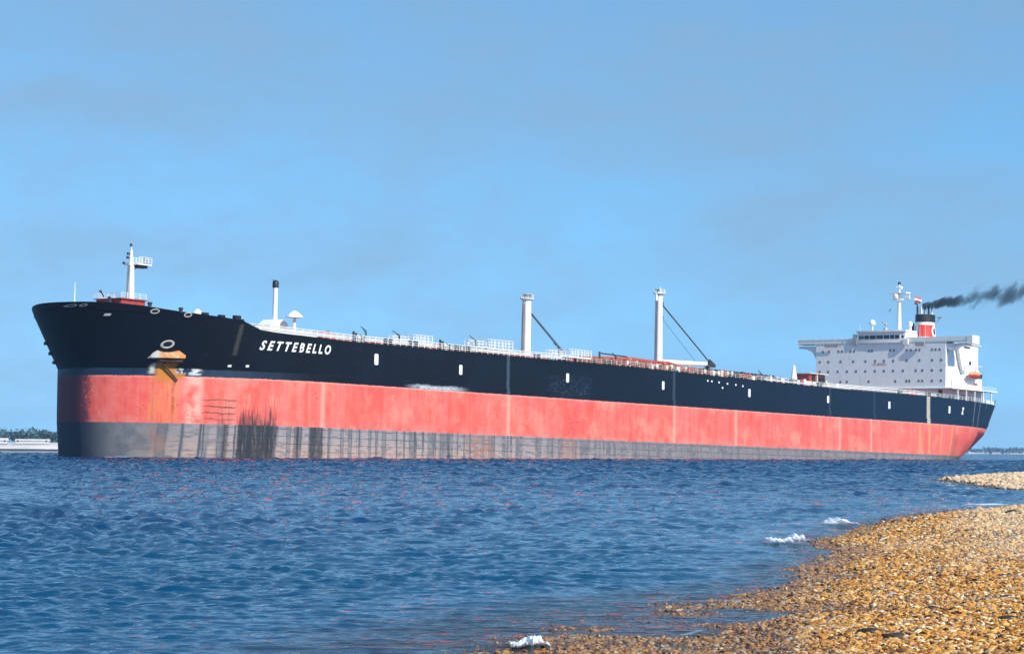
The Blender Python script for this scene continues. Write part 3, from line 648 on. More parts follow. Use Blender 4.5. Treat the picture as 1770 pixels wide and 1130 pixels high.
mb=MB(); mb.box(UF-.62,UF-.5,-17.5,-13.2,22.7,23.5); mb.build('awning_roll',M['grey'],sup,20,.05)
mb=MB(); mb.box(UF-1.0,UF-.51,11.6,14.4,22.5,23.6); mb.build('name_board',M['grey'],sup,20,.05)
# wheelhouse
wh=MB(); pl=[(UF-.2,-7.0),(UF-.5,-5.5),(UF-.6,0),(UF-.5,6.6),(UF-.2,8.2),(UF+6,8.2),(UF+6,-7.0)]
n_=len(pl); wh.add([(a,b_,23.58) for a,b_ in pl]+[(a,b_,26.7) for a,b_ in pl],[(k,(k+1)%n_,n_+(k+1)%n_,n_+k) for k in range(n_)]+[tuple(range(n_)),tuple(range(n_,2*n_))])
wh=wh.build('wheelhouse',M['clean'],sup,20)
mb=MB(); pr=[(a+(-.35 if a<UF else .3),b_*1.04) for a,b_ in pl]; mb.add([(a,b_,26.7) for a,b_ in pr]+[(a,b_,27.15) for a,b_ in pr],[(k,(k+1)%n_,n_+(k+1)%n_,n_+k) for k in range(n_)]+[tuple(range(n_)),tuple(range(n_,2*n_))]); mb.build('roof',M['clean'],wh,20)
mb=MB(); mb.box(UF+6.1,UF+13.5,-5.4,5.2,23.6,27.0); mb.build('chart_room',M['clean'],sup,20,.3)
def fu(v): return float(ip(v,[-7,-5.5,0,6.6,8.2],[UF-.2,UF-.5,UF-.6,UF-.5,UF-.2]))
for a,b_ in ((-6.4,-4.9),(-4.6,-3.2),(-2.9,-1.0),(-.7,1.3),(1.6,3.3),(3.6,4.8),(5.1,6.4)):
    mb=MB(); o_=.06; mb.add([(fu(a)-o_,a,24.75),(fu(b_)-o_,b_,24.75),(fu(b_)-o_,b_,25.75),(fu(a)-o_,a,25.75),(fu(a)+.02,a,24.75),(fu(b_)+.02,b_,24.75),(fu(b_)+.02,b_,25.75),(fu(a)+.02,a,25.75)],[(0,1,2,3),(7,6,5,4),(0,4,5,1),(1,5,6,2),(2,6,7,3),(3,7,4,0)]); mb.build('bridge_window',M['glass'],wh,0).parent=wh
for v in (7.35,):
    mb=MB(); u_=UF-.38 if v<8 else UF+1.45; mb.box(u_-.05,u_+.25,v-.3,v+.35,24.9,25.65); mb.build('bridge_window',M['glass'],wh,0)
mb=MB(); mb.box(UF-.55,UF-.22,-8.4,-7.1,23.2,26.2); mb.cyl((UF-.8,-8.1,26.2),(UF-.8,-8.1,27.6),.06,n=6); mb.build('side_locker',M['grey'],wh,20,.05)
mb=MB(); mb.box(UF-.9,UF-.25,7.6,9.3,22.9,24.6); mb.build('bridge_front_box',M['clean'],wh,20,.1)
# domes and masts on the wheelhouse roof
mb=MB(); mb.cyl((320,-6.6,27.1),(320,-6.6,29.2),.28,n=10); mb.sph((320,-6.6,30.0),.95,16,12); mb.build('radome',M['clean'],sup,60)
mb=MB(); mb.cyl((320,-2.3,27.1),(320,-2.3,28.6),1.0,.5,10); mb.sph((320,-2.3,29.5),.5,12,8,.9); mb.cyl((320,-2.3,29.2),(319.3,-2.9,30.3),.2,.3,8); mb.build('searchlight',M['grey'],sup,40)
mb=MB(); mb.cyl((321,5.0,27.0),(321,5.0,28.8),.5,.4,10); mb.sph((321,5.0,29.4),.75,14,10,1.2); mb.build('radome',M['clean'],sup,60)
for u,v,h in ((318,-9.5,29.6),(318,8.6,29.4),(322,9.3,29),(316,10.6,28.6)):
    mb=MB(); mb.cyl((u,v,24),(u,v,h),.07,.04,6); mb.build('whip_aerial',M['clean'],sup,0)
rm=MB(); rm.cyl((324,0,26.6),(324,0,39.2),.72,.42,14); rm.cyl((324,0,39.2),(324,0,41.4),.3,.16,10); rm=rm.build('radar_mast',M['clean'],sup,40)
def sub(name,mat,mb,par): return mb.build(name,mat,par,35)
sub('mast_platform',M['clean'],MB().lathe((324,0,36.3),[(.5,0),(1.5,.4),(1.6,.55),(1.6,.7)],14),rm)
sub('radar_scanner',M['clean'],MB().box(322.6,325.4,-3.2,2.9,38.6,38.95).cyl((324,0,38),(324,0,38.6),.4,n=10).sph((323.2,-.6,37.8),.95,14,10),rm)
sub('yardarm',M['clean'],MB().cyl((324,-2.2,36.9),(324,4.7,36.95),.12,.08,8).box(323.8,324.3,1.8,3.3,37.2,38.1),rm)
sub('masthead_lamp',M['dark'],MB().lathe((324,0,41.3),[(.2,0),(.42,.1),(.42,.6),(.15,.75)],10),rm)
mb=MB()
for i in range(14):
    z=28+i*.6; mb.cyl((324,-1.1,z),(324,1.1,z),.04,n=4)
sub('ladder',M['grey'],mb,rm)
sub('aerial_array',M['clean'],MB().cyl((324,-.9,39.7),(324,.9,39.9),.1,n=6).cyl((323.4,-.8,40.5),(324.6,.9,40.6),.09,n=6).sph((324.2,.35,40.3),.5,10,8).box(323.8,324.2,-1.8,-1.2,36.6,38.9),rm)
mb=MB(); mb.cyl((324,-3.2,33.3),(324,-2.8,34.2),.22,n=8); sub('signal_lamp',M['grey'],mb,rm)
# funnel, standing behind the block
UFN,VFN=341.0,-.1
def fw(z): return float(ip(z,[20,26,29,33.4],[4.6,3.0,2.75,2.55]))
zz=[20,24,26,27,28,29,30,31,32,33.4]
fn=MB().lathe((UFN,VFN,0),[(fw(z),z) for z in zz],28,sx=1.25)
fn=fn.build('funnel',None,sup,40)
mm,nn,pp=material('funnel_paint'); gg=nn.new('ShaderNodeTexCoord').outputs['Object']; sx=nn.new('ShaderNodeSeparateXYZ'); nn.put(sx.inputs[0],gg)
zc=sx.outputs[2]; cc=nn.mix(nn.ss(zc,26.95,27.0),(.82,.80,.76),(.80,.045,.025)); cc=nn.mix(nn.ss(zc,30.45,30.5),cc,(.84,.80,.76)); cc=nn.mix(nn.ss(zc,31.35,31.4),cc,(.008,.009,.014)); nn.put(pp.inputs['Base Color'],cc); pp.inputs['Roughness'].default_value=.45
fn.data.materials.clear(); fn.data.materials.append(mm)
sub('funnel_cap',M['black'],MB().lathe((UFN,VFN,0),[(2.6,31.35),(2.78,31.4),(2.78,33.55),(2.4,33.65)],28,sx=1.25),fn)
# emblem: tall white loop on the port face, and white side fairings
def funpt(th,z,l=.08):
    r=fw(z)+l; return (UFN+r*1.25*math.cos(th),VFN+r*math.sin(th),z)
mb=MB(); vs=[];fs=[]; n_=28
for i in range(n_):
    a=2*math.pi*i/n_
    for k,(ro) in enumerate((1.,.45)):
        th=R(88)+R(22)*ro*math.cos(a); z=28.6+1.75*(ro if ro==1 else .62)*math.sin(a); vs.append(funpt(th,z,.10))
for i in range(n_): fs.append((2*i,2*((i+1)%n_),2*((i+1)%n_)+1,2*i+1))
mb.add(vs,fs); sub('funnel_emblem',M['clean'],mb,fn)
mb=MB(); vs=[funpt(R(88),28.6,.08)]+[funpt(R(88)+R(22)*.45*math.cos(2*math.pi*i/n_),28.6+1.75*.62*math.sin(2*math.pi*i/n_),.08) for i in range(n_)]
mb.add(vs,[(0,1+i,1+(i+1)%n_) for i in range(n_)]); sub('emblem_centre',M['dark'],mb,fn)
mb=MB(); vs=[];n_=10
for i in range(n_+1):
    z=26.9+3.6*i/n_; t0=R(218-16*(i/n_)); vs+=[funpt(R(190),z,.09),funpt(t0,z,.09)]
mb.add(vs,[(2*i,2*i+1,2*i+3,2*i+2) for i in range(n_)]); sub('funnel_stripe',M['clean'],mb,fn)
for i,(du,dv,mt,h) in enumerate(((-1.9,-1.6,'black',36.2),(-1.2,-.7,'clean',36.0),(.2,-.2,'grey',36.0),(.6,.8,'black',36.3),(1.7,1.3,'clean',36.1),(-.4,-1.3,'clean',35.9))):
    sub('exhaust_pipe',M[mt],MB().cyl((UFN+du,VFN+dv,33.3),(UFN+du,VFN+dv,h),.30,n=10),fn)
sub('funnel_aerial',M['grey'],MB().cyl((UFN+1.5,VFN+2.6,30.5),(UFN+1.8,VFN+4.0,33.0),.09,n=6).box(UFN+1.4,UFN+2.2,VFN+3.2,VFN+4.6,32.6,33.0),fn)
sub('funnel_vent',M['dark'],MB().box(UFN-3.3,UFN-2.2,VFN-3.4,VFN-2.4,26,31.0),fn)
# side face details
def side(name,ua,ub,wa,wb,mat,par=sup,v=HWD): return MB().box(ua,ub,v-.02,v+.06,wa,wb).build(name,mat,par,0)
st=MB()
for a,b_ in (((317.2,22.6),(318.6,19.9)),((318.4,19.9),(319.6,17.4)),((319.4,17.4),(321.2,15.0))):
    st.add([(a[0],HWD+.05,a[1]),(b_[0],HWD+.05,b_[1]),(b_[0]+1.7,HWD+.05,b_[1]),(a[0]+1.7,HWD+.05,a[1]),(a[0],HWD+.45,a[1]),(b_[0],HWD+.45,b_[1]),(b_[0]+1.7,HWD+.45,b_[1]),(a[0]+1.7,HWD+.45,a[1])],[(0,1,2,3),(7,6,5,4),(0,4,5,1),(1,5,6,2),(2,6,7,3),(3,7,4,0)])
st.build('side_stairway',M['grey'],sup,20)
side('side_recess',316.6,319.6,22.0,23.0,M['grey']); side('side_recess',323.6,327.6,22.4,22.9,M['dark'])
side('side_window',327.0,328.4,17.6,18.8,M['glass'])
side('side_door',315.4,316.3,11.0,12.8,M['grey']); side('side_panel',320,329,11.2,13.3,M['grey'].copy() if 0 else M['white'])
side('side_vent',330.2,332.6,12.1,12.7,M['red'])
side('side_recess',319,322.6,7.6,9.0,M['dark'],v=18.0); side('side_recess',327,330.2,7.6,9.3,M['black'],v=18.0); side('side_recess',312.8,315.2,8.4,10.2,M['dark'],v=18.0)
# boat davits
mb=MB(); 
for u in (323.4,331.0): mb.prism([(u,13.8),(u+.3,13.8),(u+.3,17.2),(u,17.2)],HWD+.1,HWD+.5); mb.cyl((u+.15,HWD+.3,17.1),(u+.15,HWD+2.0,17.5),.16,n=6)
mb.build('boat_davit',M['clean'],sup,30)
# stern rails, bulwark, mooring gear
mb=MB(); pts=edgepts(336,351,1,.25,8)
for a,b_ in zip(pts[:-1],pts[1:]): mb.add([(a[0],a[1],a[2]-.1),(b_[0],b_[1],b_[2]-.1),(b_[0],b_[1],b_[2]+1.0),(a[0],a[1],a[2]+1.0),(a[0],a[1]-.15,a[2]-.1),(b_[0],b_[1]-.15,b_[2]-.1),(b_[0],b_[1]-.15,b_[2]+1.0),(a[0],a[1]-.15,a[2]+1.0)],[(0,1,2,3),(7,6,5,4),(3,2,6,7),(0,4,5,1)])
mb.build('stern_bulwark',M['clean'],ship,20)
for u in (300,308,318,325): bitts(u,float(hb(u,7))-2.0,1.1)
winch(333,14,s=.9); winch(344,10,s=.9)
mb=MB(); mb.cyl((351.2,float(hb(351,7))-.4,7.0),(351.6,float(hb(351,7))-.2,8.6),.16,n=8); mb.build('stern_post',M['dark'],ship,40)
# ------------------------------------------------------------------ things carried by the ship
lb=empty('lifeboat',ship_m@Matrix.Translation((327.2,-(HWD+1.8),14.9)))
tag(lb,'small orange lifeboat hanging at the white side of the stern superstructure','lifeboat')
def boat(name,mat,lo,hi,par):
    mb=MB(ship=False); n=12; k=10; vs=[];fs=[]
    for i in range(n+1):
        t=-1+2*i/n; wdt=1.15*(1-abs(t)**2.6)**.6+.03; 
        for q in range(k+1):
            a=math.pi*q/k; x=3.7*t; yy=wdt*math.cos(a); zq=(math.sin(a)*(hi)*(1-abs(t)**3*.6)) if hi>0 else (-math.sin(a)**.7*abs(lo)*(1-abs(t)**3*.55))
            vs.append((x,yy,zq))
    for i in range(n):
        for q in range(k): fs.append((i*(k+1)+q,i*(k+1)+q+1,(i+1)*(k+1)+q+1,(i+1)*(k+1)+q))
    mb.add(vs,fs); return mb.build(name,mat,par,40)
boat('boat_hull',paint('red_boat_paint',(.50,.06,.03),.5,.15),-1.2,0,lb); boat('canopy',paint('boat_cover',(.70,.30,.18),.6,.15),0,.95,lb)
MB(False).box(1.0,2.2,-1.2,-.9,-.9,.2).build('boat_window',M['dark'],lb,0)
fl=empty('flag',ship_m@Matrix.Translation((324.2,-4.7,36.9)))
tag(fl,'small red and white flag flying from the yardarm of the aft radar mast','flag')
def flagmesh(name,z0,z1,mat,sx0=.1,sx1=2.6):
    mb=MB(False); vs=[]; n=12
    for i in range(n+1):
        t=i/n; x=sx0+(sx1-sx0)*t; yv=.25*math.sin(t*7)*t
        for z in (z0,z1): 
            for o in (0,.03): vs.append((x*.45,-x*.75+yv+o,z-.3*t+.12*math.sin(t*6)))
    fs=[]
    for i in range(n):
        a=i*4;b_=a+4; fs+=[(a,b_,b_+2,a+2),(a+1,a+3,b_+3,b_+1),(a,a+1,b_+1,b_),(a+2,b_+2,b_+3,a+3)]
    mb.add(vs,fs); return mb.build(name,mat,fl,0)
flagmesh('flag_band',-1.0,-.35,M['red'],.1,2.2); flagmesh('flag_band',-.35,.2,M['clean']); flagmesh('flag_band',.2,.75,paint('pink_red_cloth',(.72,.16,.18),.8,.1))
flagmesh('flag_band',-1.55,-1.0,M['dark'],.1,1.3)
# ------------------------------------------------------------------ smoke
def smoke_mat(dens,sc,thr):
    m=bpy.data.materials.new('smoke'); m.use_nodes=True; t=m.node_tree; t.nodes.clear(); n=N(t)
    o=n.new('ShaderNodeOutputMaterial'); v=n.new('ShaderNodeVolumePrincipled'); n.nt.links.new(v.outputs[0],o.inputs['Volume'])
    g=n.new('ShaderNodeTexCoord').outputs['Object']
    sxyz=n.new('ShaderNodeSeparateXYZ'); n.put(sxyz.inputs[0],g); x=sxyz.outputs[0]
    # distance from the wandering axis, stored analytically
    ax=n.m('ADD',n.m('MULTIPLY',x,.16),n.m('MULTIPLY',n.m('SINE',n.m('MULTIPLY',x,.42)),n.ss(x,4,30,.0,.9)))
    dz=n.m('SUBTRACT',sxyz.outputs[2],ax); rad=n.ss(x,0,24,.6,3.9)
    r2=n.m('SQRT',n.m('ADD',n.m('POWER',n.m('ABSOLUTE',dz),2.),n.m('POWER',n.m('ABSOLUTE',sxyz.outputs[1]),2.)))
    rr=n.m('DIVIDE',r2,rad)
    gx=n.vec(n.m('SUBTRACT',x,n.m('MULTIPLY',sxyz.outputs[2],.55)),sxyz.outputs[1],n.m('MULTIPLY',sxyz.outputs[2],.55))
    wn=n.m('ADD',n.noise(gx,sc,4,.6,.5),n.ss(x,0,12,.42,0.))
    f=n.m('SUBTRACT',n.m('MULTIPLY',wn,2.6),n.m('ADD',n.m('MULTIPLY',rr,.95),thr))
    f=n.ss(f,0.,.6); fade=n.ss(x,0,42,1.,.42)
    n.put(v.inputs['Density'],n.mul(f,fade,n.ss(x,2,16,dens*2.6,dens))); n.put(v.inputs['Color'],(.05,.06,.08)); v.inputs['Anisotropy'].default_value=.2
    return m
sp0=shipw(UFN-.6,-.2,36.2)
mb=MB(False); n_=14; vs=[];fs=[];seg=18
for i in range(seg+1):
    x=-.5+46*i/seg; r_=1.2+4.6*min(1,x/24) if x>0 else .9; zc=.16*x+math.sin(.42*x)*.9*min(1,max(0,(x-4)/26))
    for k_ in range(n_):
        a=2*math.pi*k_/n_; vs.append((x,r_*math.cos(a),zc+r_*math.sin(a)))
for i in range(seg):
    for k_ in range(n_): fs.append((i*n_+k_,i*n_+(k_+1)%n_,(i+1)*n_+(k_+1)%n_,(i+1)*n_+k_))
fs+=[tuple(range(n_))[::-1],tuple(seg*n_+k_ for k_ in range(n_))]
mb.add(vs,fs); sm=mb.build('smoke',smoke_mat(.55,.36,.50),None,0); sm.location=sp0; sm.rotation_euler=(0,0,R(6))
tag(sm,'dark smoke trailing to the right from the funnel pipes','smoke',kind='stuff')
# ------------------------------------------------------------------ terrain
SH=[(-12,-40),(-7,-10),(-4,6),(-1.6,17),(-.35,22.2),(.05,23.3),(.77,26.0),(1.55,28.0),(2.6,30.4),(3.6,32.6),(4.65,35.9),(5.1,37.5),(5.2,40.5),(5.9,42.6),(6.6,45.6),(7.15,48.8),(6.95,52),(7.7,54.2),(8.9,58.6),(9.6,61.8),(11.5,68.5),(13.3,74.2),(16.4,82),(19.9,89.7),(26,98),(36,108),(60,122),(60,-40)]
SPIT=[(33.0,176),(31.4,160),(29.6,143),(28.6,130),(31,118),(60,112),(240,100),(240,330),(80,262),(49.5,226),(41,203)]
def sdf(poly,X,Y):
    P=np.array(poly,float); Q=np.roll(P,-1,0)
    d2=np.full(X.shape,1e12); ins=np.zeros(X.shape,bool)
    for (ax,ay),(bx,by) in zip(P,Q):
        ex,ey=bx-ax,by-ay; t=np.clip(((X-ax)*ex+(Y-ay)*ey)/(ex*ex+ey*ey),0,1)
        d2=np.minimum(d2,(X-ax-t*ex)**2+(Y-ay-t*ey)**2)
        c=((ay>Y)!=(by>Y))&(X<(bx-ax)*(Y-ay)/((by-ay) if by!=ay else 1e-9)+ax); ins^=c
    return np.where(ins,1,-1)*np.sqrt(d2)
_ph=rng.uniform(0,6.28,(40,)); _an=rng.uniform(0,3.14,(40,)); 
def wob(X,Y,l,k0,n=6):
    s=0
    for i in range(n):
        a=_an[k0+i]*2; L=l*(1+.5*i/n); s=s+np.sin((X*math.cos(a)+Y*math.sin(a))*6.283/L+_ph[k0+i])
    return s/n
def height(X,Y):
    s1=sdf(SH,X,Y)+wob(X,Y,1.7,0)*.22+wob(X,Y,.6,6)*.10; s2=sdf(SPIT,X,Y)+wob(X,Y,9,12)*1.0
    def prof(s,a,mx): return np.where(s>0,mx*(1-np.exp(-s*a/mx)),-1.5*(1-np.exp(s*.085/1.5)))
    wet=np.clip((38-Y)/5,0,1)*np.clip((.1255*Y-.05-X)/.8,0,1)
    h1=prof(s1,.085,1.3); h1=np.where(s1>0,h1*(1-.95*wet)-.010*wet,h1*(1-.5*wet)-.010*wet)+wet*.030*wob(X,Y,1.3,30)
    # pool of wash left in a runnel
    g=np.exp(-(((X-3.7)/2.2)**2+((Y-28.9-.15*(X-3.9)-.3*np.sin(X*2.3))/1.5)**2)**1.5)+.7*np.exp(-(((X-1.6)/1.0)**2+((Y-26.6)/1.2)**2)**1.5)
    h1=h1-g*(.030+np.maximum(h1,0)*1.0+.015)
    h=np.maximum(h1,prof(s2,.05,1.2))
    return h+wob(X,Y,.5,20)*.010+wob(X,Y,3.,26)*.02*np.clip(s1/4,0,1), s1, s2
def grid_mesh(name,X,Y,Zv,attrs=None):
    nr,nc=X.shape; me=bpy.data.meshes.new(name)
    co=np.stack([X,Y,Zv],-1).reshape(-1,3).astype(np.float32)
    idx=np.arange(nr*nc).reshape(nr,nc); q=np.stack([idx[:-1,:-1],idx[:-1,1:],idx[1:,1:],idx[1:,:-1]],-1).reshape(-1,4)
    me.vertices.add(len(co)); me.vertices.foreach_set('co',co.ravel())
    me.loops.add(q.size); me.loops.foreach_set('vertex_index',q.ravel().astype(np.int32))
    me.polygons.add(len(q)); me.polygons.foreach_set('loop_start',(np.arange(len(q))*4).astype(np.int32)); me.polygons.foreach_set('loop_total',np.full(len(q),4,np.int32))
    me.update(calc_edges=True); me.shade_smooth()
    for k,v in (attrs or {}).items():
        a=me.attributes.new(k,'FLOAT','POINT'); a.data.foreach_set('value',v.reshape(-1).astype(np.float32))
    return me
# beach: one sheet, finer near the photographer
ys=np.concatenate([np.linspace(-38,16,28),np.linspace(16.4,60,210),np.geomspace(60.5,330,170)])
ts=np.linspace(-.12,1,230)
X=np.empty((len(ys),len(ts)));Y=np.empty_like(X)
for i,yv in enumerate(ys):
    xl=-14 if yv<16 else max(-14,.02*yv-4); xr=max(60,.9*yv); t=np.clip(ts,0,1)
    X[i]=xl+(xr-xl)*(np.maximum(0,ts+.12)/1.12)**(2.2); Y[i]=yv
Hh,s1,s2=height(X,Y)
me=grid_mesh('beach',X,Y,Hh)
def beach_mat():
    m,n,p=material('shingle_ground'); g=n.new('ShaderNodeTexCoord').outputs['Object']
    vo=n.new('ShaderNodeTexVoronoi'); n.put(vo.inputs['Vector'],g); vo.inputs['Scale'].default_value=11; vo.inputs['Randomness'].default_value=1
    sc=n.new('ShaderNodeSeparateColor'); n.put(sc.inputs[0],vo.outputs['Color'])
    rmp=n.new('ShaderNodeValToRGB'); n.put(rmp.inputs[0],sc.outputs[0]); cr=rmp.color_ramp
    cr.elements[0].color=(.10,.045,.015,1); cr.elements[1].color=(.62,.42,.20,1); e=cr.elements.new(.35); e.color=(.34,.17,.05,1); e=cr.elements.new(.7); e.color=(.46,.25,.08,1)
    big=n.noise(g,.35,3); c=n.mix(n.ss(big,.4,.7,0.,.5),rmp.outputs[0],(.40,.27,.15))
    z=n.new('ShaderNodeSeparateXYZ'); n.put(z.inputs[0],g); wet=n.ss(z.outputs[2],.0,.12,1.,0.)
    c=n.mix(n.mul(wet,.6),c,n.mix(.5,c,(.07,.04,.03)))
    far=n.ss(z.outputs[1],105,125); c=n.mix(far,c,n.mix(n.ss(n.noise(g,3.5,6,.75),.42,.58),(.66,.46,.30),(.34,.20,.10)))
    n.put(p.inputs['Base Color'],c); n.put(p.inputs['Roughness'],n.ss(wet,0,1,.85,.3))
    b=n.new('ShaderNodeBump'); n.put(b.inputs['Height'],n.m('ADD',vo.outputs['Distance'],n.noise(g,20,3))); b.inputs['Strength'].default_value=.6; b.inputs['Distance'].default_value=.03; b.invert=True
    n.put(p.inputs['Normal'],b.outputs[0]); return m
beach=link('beach',me,beach_mat()); tag(beach,kind='structure')
# seabed well below
me=bpy.data.meshes.new('seabed'); me.from_pydata([(-30000,-400,-13),(30000,-400,-13),(30000,40000,-13),(-30000,40000,-13)],[],[(0,1,2,3)])
sb=link('seabed',me,paint('seabed_mud',(.05,.06,.05),.9,.2)); tag(sb,kind='structure')
# ------------------------------------------------------------------ pebbles (uncountable: one object, instanced by geometry nodes)
def pebble_pts():
    pts=[]
    def band(y0,y1,pitch,dens=1.):
        xr=.30; n=int((y1-y0)*(xr*(y1)+6)/(pitch*pitch)*dens)
        Yv=rng.uniform(y0,y1,n); Xv=rng.uniform(-1.2,xr*y1+5,n); h,s1_,_=height(Xv,Yv)
        ok=(h>-.04)&(Xv<Yv*.32+4.5)&(Xv>-1.5)&(s1_>-2.5); pts.append(np.stack([Xv[ok],Yv[ok],h[ok],np.full(ok.sum(),pitch)],-1))
    band(17,24,.043,1.8); band(24,34,.045,1.8); band(34,48,.056,1.7); band(48,66,.074,1.7); band(66,98,.12,1.4)
    n=60000; Yv=rng.uniform(113,235,n); Xv=rng.uniform(26,70,n); h,_,s2_=height(Xv,Yv); ok=(s2_>-.2)&(h>-.02)&(Xv<Yv*.26+3); pts.append(np.stack([Xv[ok],Yv[ok],h[ok],np.full(ok.sum(),.30)],-1))
    return np.concatenate(pts)
PP=pebble_pts(); npb=len(PP)
me=bpy.data.meshes.new('pebbles'); me.vertices.add(npb)
sz=PP[:,3]*.37*np.clip(rng.lognormal(0,.48,npb),.4,2.3)
co=PP[:,:3].copy(); co[:,2]+=sz*.18*rng.uniform(.2,2.4,npb)
me.vertices.foreach_set('co',co.astype(np.float32).ravel())
a=me.attributes.new('scl','FLOAT_VECTOR','POINT'); sc3=np.stack([sz*rng.uniform(.85,1.5,npb),sz*rng.uniform(.65,1.05,npb),sz*rng.uniform(.35,.62,npb)],-1); a.data.foreach_set('vector',sc3.astype(np.float32).ravel())
a=me.attributes.new('rot','FLOAT_VECTOR','POINT'); rt=np.stack([rng.normal(0,.35,npb),rng.normal(0,.35,npb),rng.uniform(0,6.28,npb)],-1); a.data.foreach_set('vector',rt.astype(np.float32).ravel())
a=me.attributes.new('kid','INT','POINT'); a.data.foreach_set('value',rng.integers(0,5,npb).astype(np.int32))
def pebble_mat():
    m,n,p=material('flint_pebbles'); oi=n.new('ShaderNodeObjectInfo').outputs['Random']; geo=n.new('ShaderNodeNewGeometry').outputs['Position']; g=n.new('ShaderNodeTexCoord').outputs['Object']
    rmp=n.new('ShaderNodeValToRGB'); n.put(rmp.inputs[0],oi); cr=rmp.color_ramp
    stops=[(0,(.020,.012,.008)),(.10,(.07,.03,.012)),(.24,(.32,.12,.018)),(.45,(.52,.215,.026)),(.62,(.68,.32,.050)),(.76,(.48,.26,.13)),(.87,(.72,.44,.14)),(.95,(.84,.70,.44)),(1,(.30,.25,.24))]
    cr.elements[0].position=0; cr.elements[0].color=(*stops[0][1],1); cr.elements[1].position=1; cr.elements[1].color=(*stops[-1][1],1)
    for q,c in stops[1:-1]: e=cr.elements.new(q); e.color=(*c,1)
    big=n.noise(geo,.30,3); sxyz=n.new('ShaderNodeSeparateXYZ'); n.put(sxyz.inputs[0],geo)
    pale=n.mul(n.ss(big,.45,.65),.35); c=n.mix(pale,rmp.outputs[0],n.mix(.5,rmp.outputs[0],(.62,.48,.34)))
    spit=n.ss(sxyz.outputs[1],100,110); c=n.mix(n.mul(spit,.55),c,(.66,.44,.28)); inl=n.ss(n.m('SUBTRACT',sxyz.outputs[0],n.m('MULTIPLY',sxyz.outputs[1],.185)),-.6,1.8); c=n.mix(n.mul(inl,n.ss(sxyz.outputs[1],36,46),.6),c,n.mix(.5,c,(.78,.66,.48)))
    b2=n.noise(geo,.8,3); c=n.mix(n.mul(n.ss(b2,.55,.68),.45),c,n.mix(.6,c,(.20,.17,.19)))
    wet=n.m('MAXIMUM',n.ss(sxyz.outputs[2],.03,.12,1.,0.),n.mul(n.ss(sxyz.outputs[1],33,38,1.,0.),n.ss(n.m('SUBTRACT',n.m('MULTIPLY',sxyz.outputs[1],.128),sxyz.outputs[0]),-.4,.5))); c=n.mix(n.mul(wet,.85),c,n.mix(.60,c,(.085,.042,.035)))
    n.put(p.inputs['Base Color'],c); n.put(p.inputs['Roughness'],n.ss(wet,0.,1.,.9,.28)); return m
PM=pebble_mat()
def pebble_nodes():
    ng=bpy.data.node_groups.new('pebble_scatter','GeometryNodeTree')
    ng.interface.new_socket('Geometry',in_out='INPUT',socket_type='NodeSocketGeometry'); ng.interface.new_socket('Geometry',in_out='OUTPUT',socket_type='NodeSocketGeometry')
    L=ng.links.new; A=ng.nodes.new
    gi=A('NodeGroupInput'); go=A('NodeGroupOutput'); gt=A('GeometryNodeGeometryToInstance')
    for k in range(5):
        ic=A('GeometryNodeMeshIcoSphere'); ic.inputs['Radius'].default_value=1; ic.inputs['Subdivisions'].default_value=3
        pos=A('GeometryNodeInputPosition'); nz=A('ShaderNodeTexNoise'); nz.noise_dimensions='4D'; nz.inputs['W'].default_value=k*7.3+1; nz.inputs['Scale'].default_value=.9; nz.inputs['Detail'].default_value=1.5
        L(pos.outputs[0],nz.inputs['Vector']); sb_=A('ShaderNodeVectorMath'); sb_.operation='SUBTRACT'; sb_.inputs[1].default_value=(.5,.5,.5); L(nz.outputs['Color'],sb_.inputs[0])
        ml=A('ShaderNodeVectorMath'); ml.operation='SCALE'; ml.inputs['Scale'].default_value=1.35; L(sb_.outputs[0],ml.inputs[0])
        spn=A('GeometryNodeSetPosition'); L(ic.outputs[0],spn.inputs['Geometry']); L(ml.outputs[0],spn.inputs['Offset'])
        sms=A('GeometryNodeSetShadeSmooth'); L(spn.outputs[0],sms.inputs[0]); smt=A('GeometryNodeSetMaterial'); smt.inputs['Material'].default_value=PM; L(sms.outputs[0],smt.inputs[0])
        L(smt.outputs[0],gt.inputs[0])
    io=A('GeometryNodeInstanceOnPoints'); L(gi.outputs[0],io.inputs['Points']); L(gt.outputs[0],io.inputs['Instance']); io.inputs['Pick Instance'].default_value=True
    def att(nm,t):
        q=A('GeometryNodeInputNamedAttribute'); q.data_type=t; q.inputs['Name'].default_value=nm; return q.outputs[0]
    L(att('kid','INT'),io.inputs['Instance Index']); L(att('scl','FLOAT_VECTOR'),io.inputs['Scale']); L(att('rot','FLOAT_VECTOR'),io.inputs['Rotation'])
    L(io.outputs[0],go.inputs[0]); return ng
peb=link('pebbles',me,PM); md=peb.modifiers.new('scatter','NODES'); md.node_group=pebble_nodes()
tag(peb,'yellow and brown shingle pebbles covering the beach','pebbles',kind='stuff')
print('pebbles',npb)
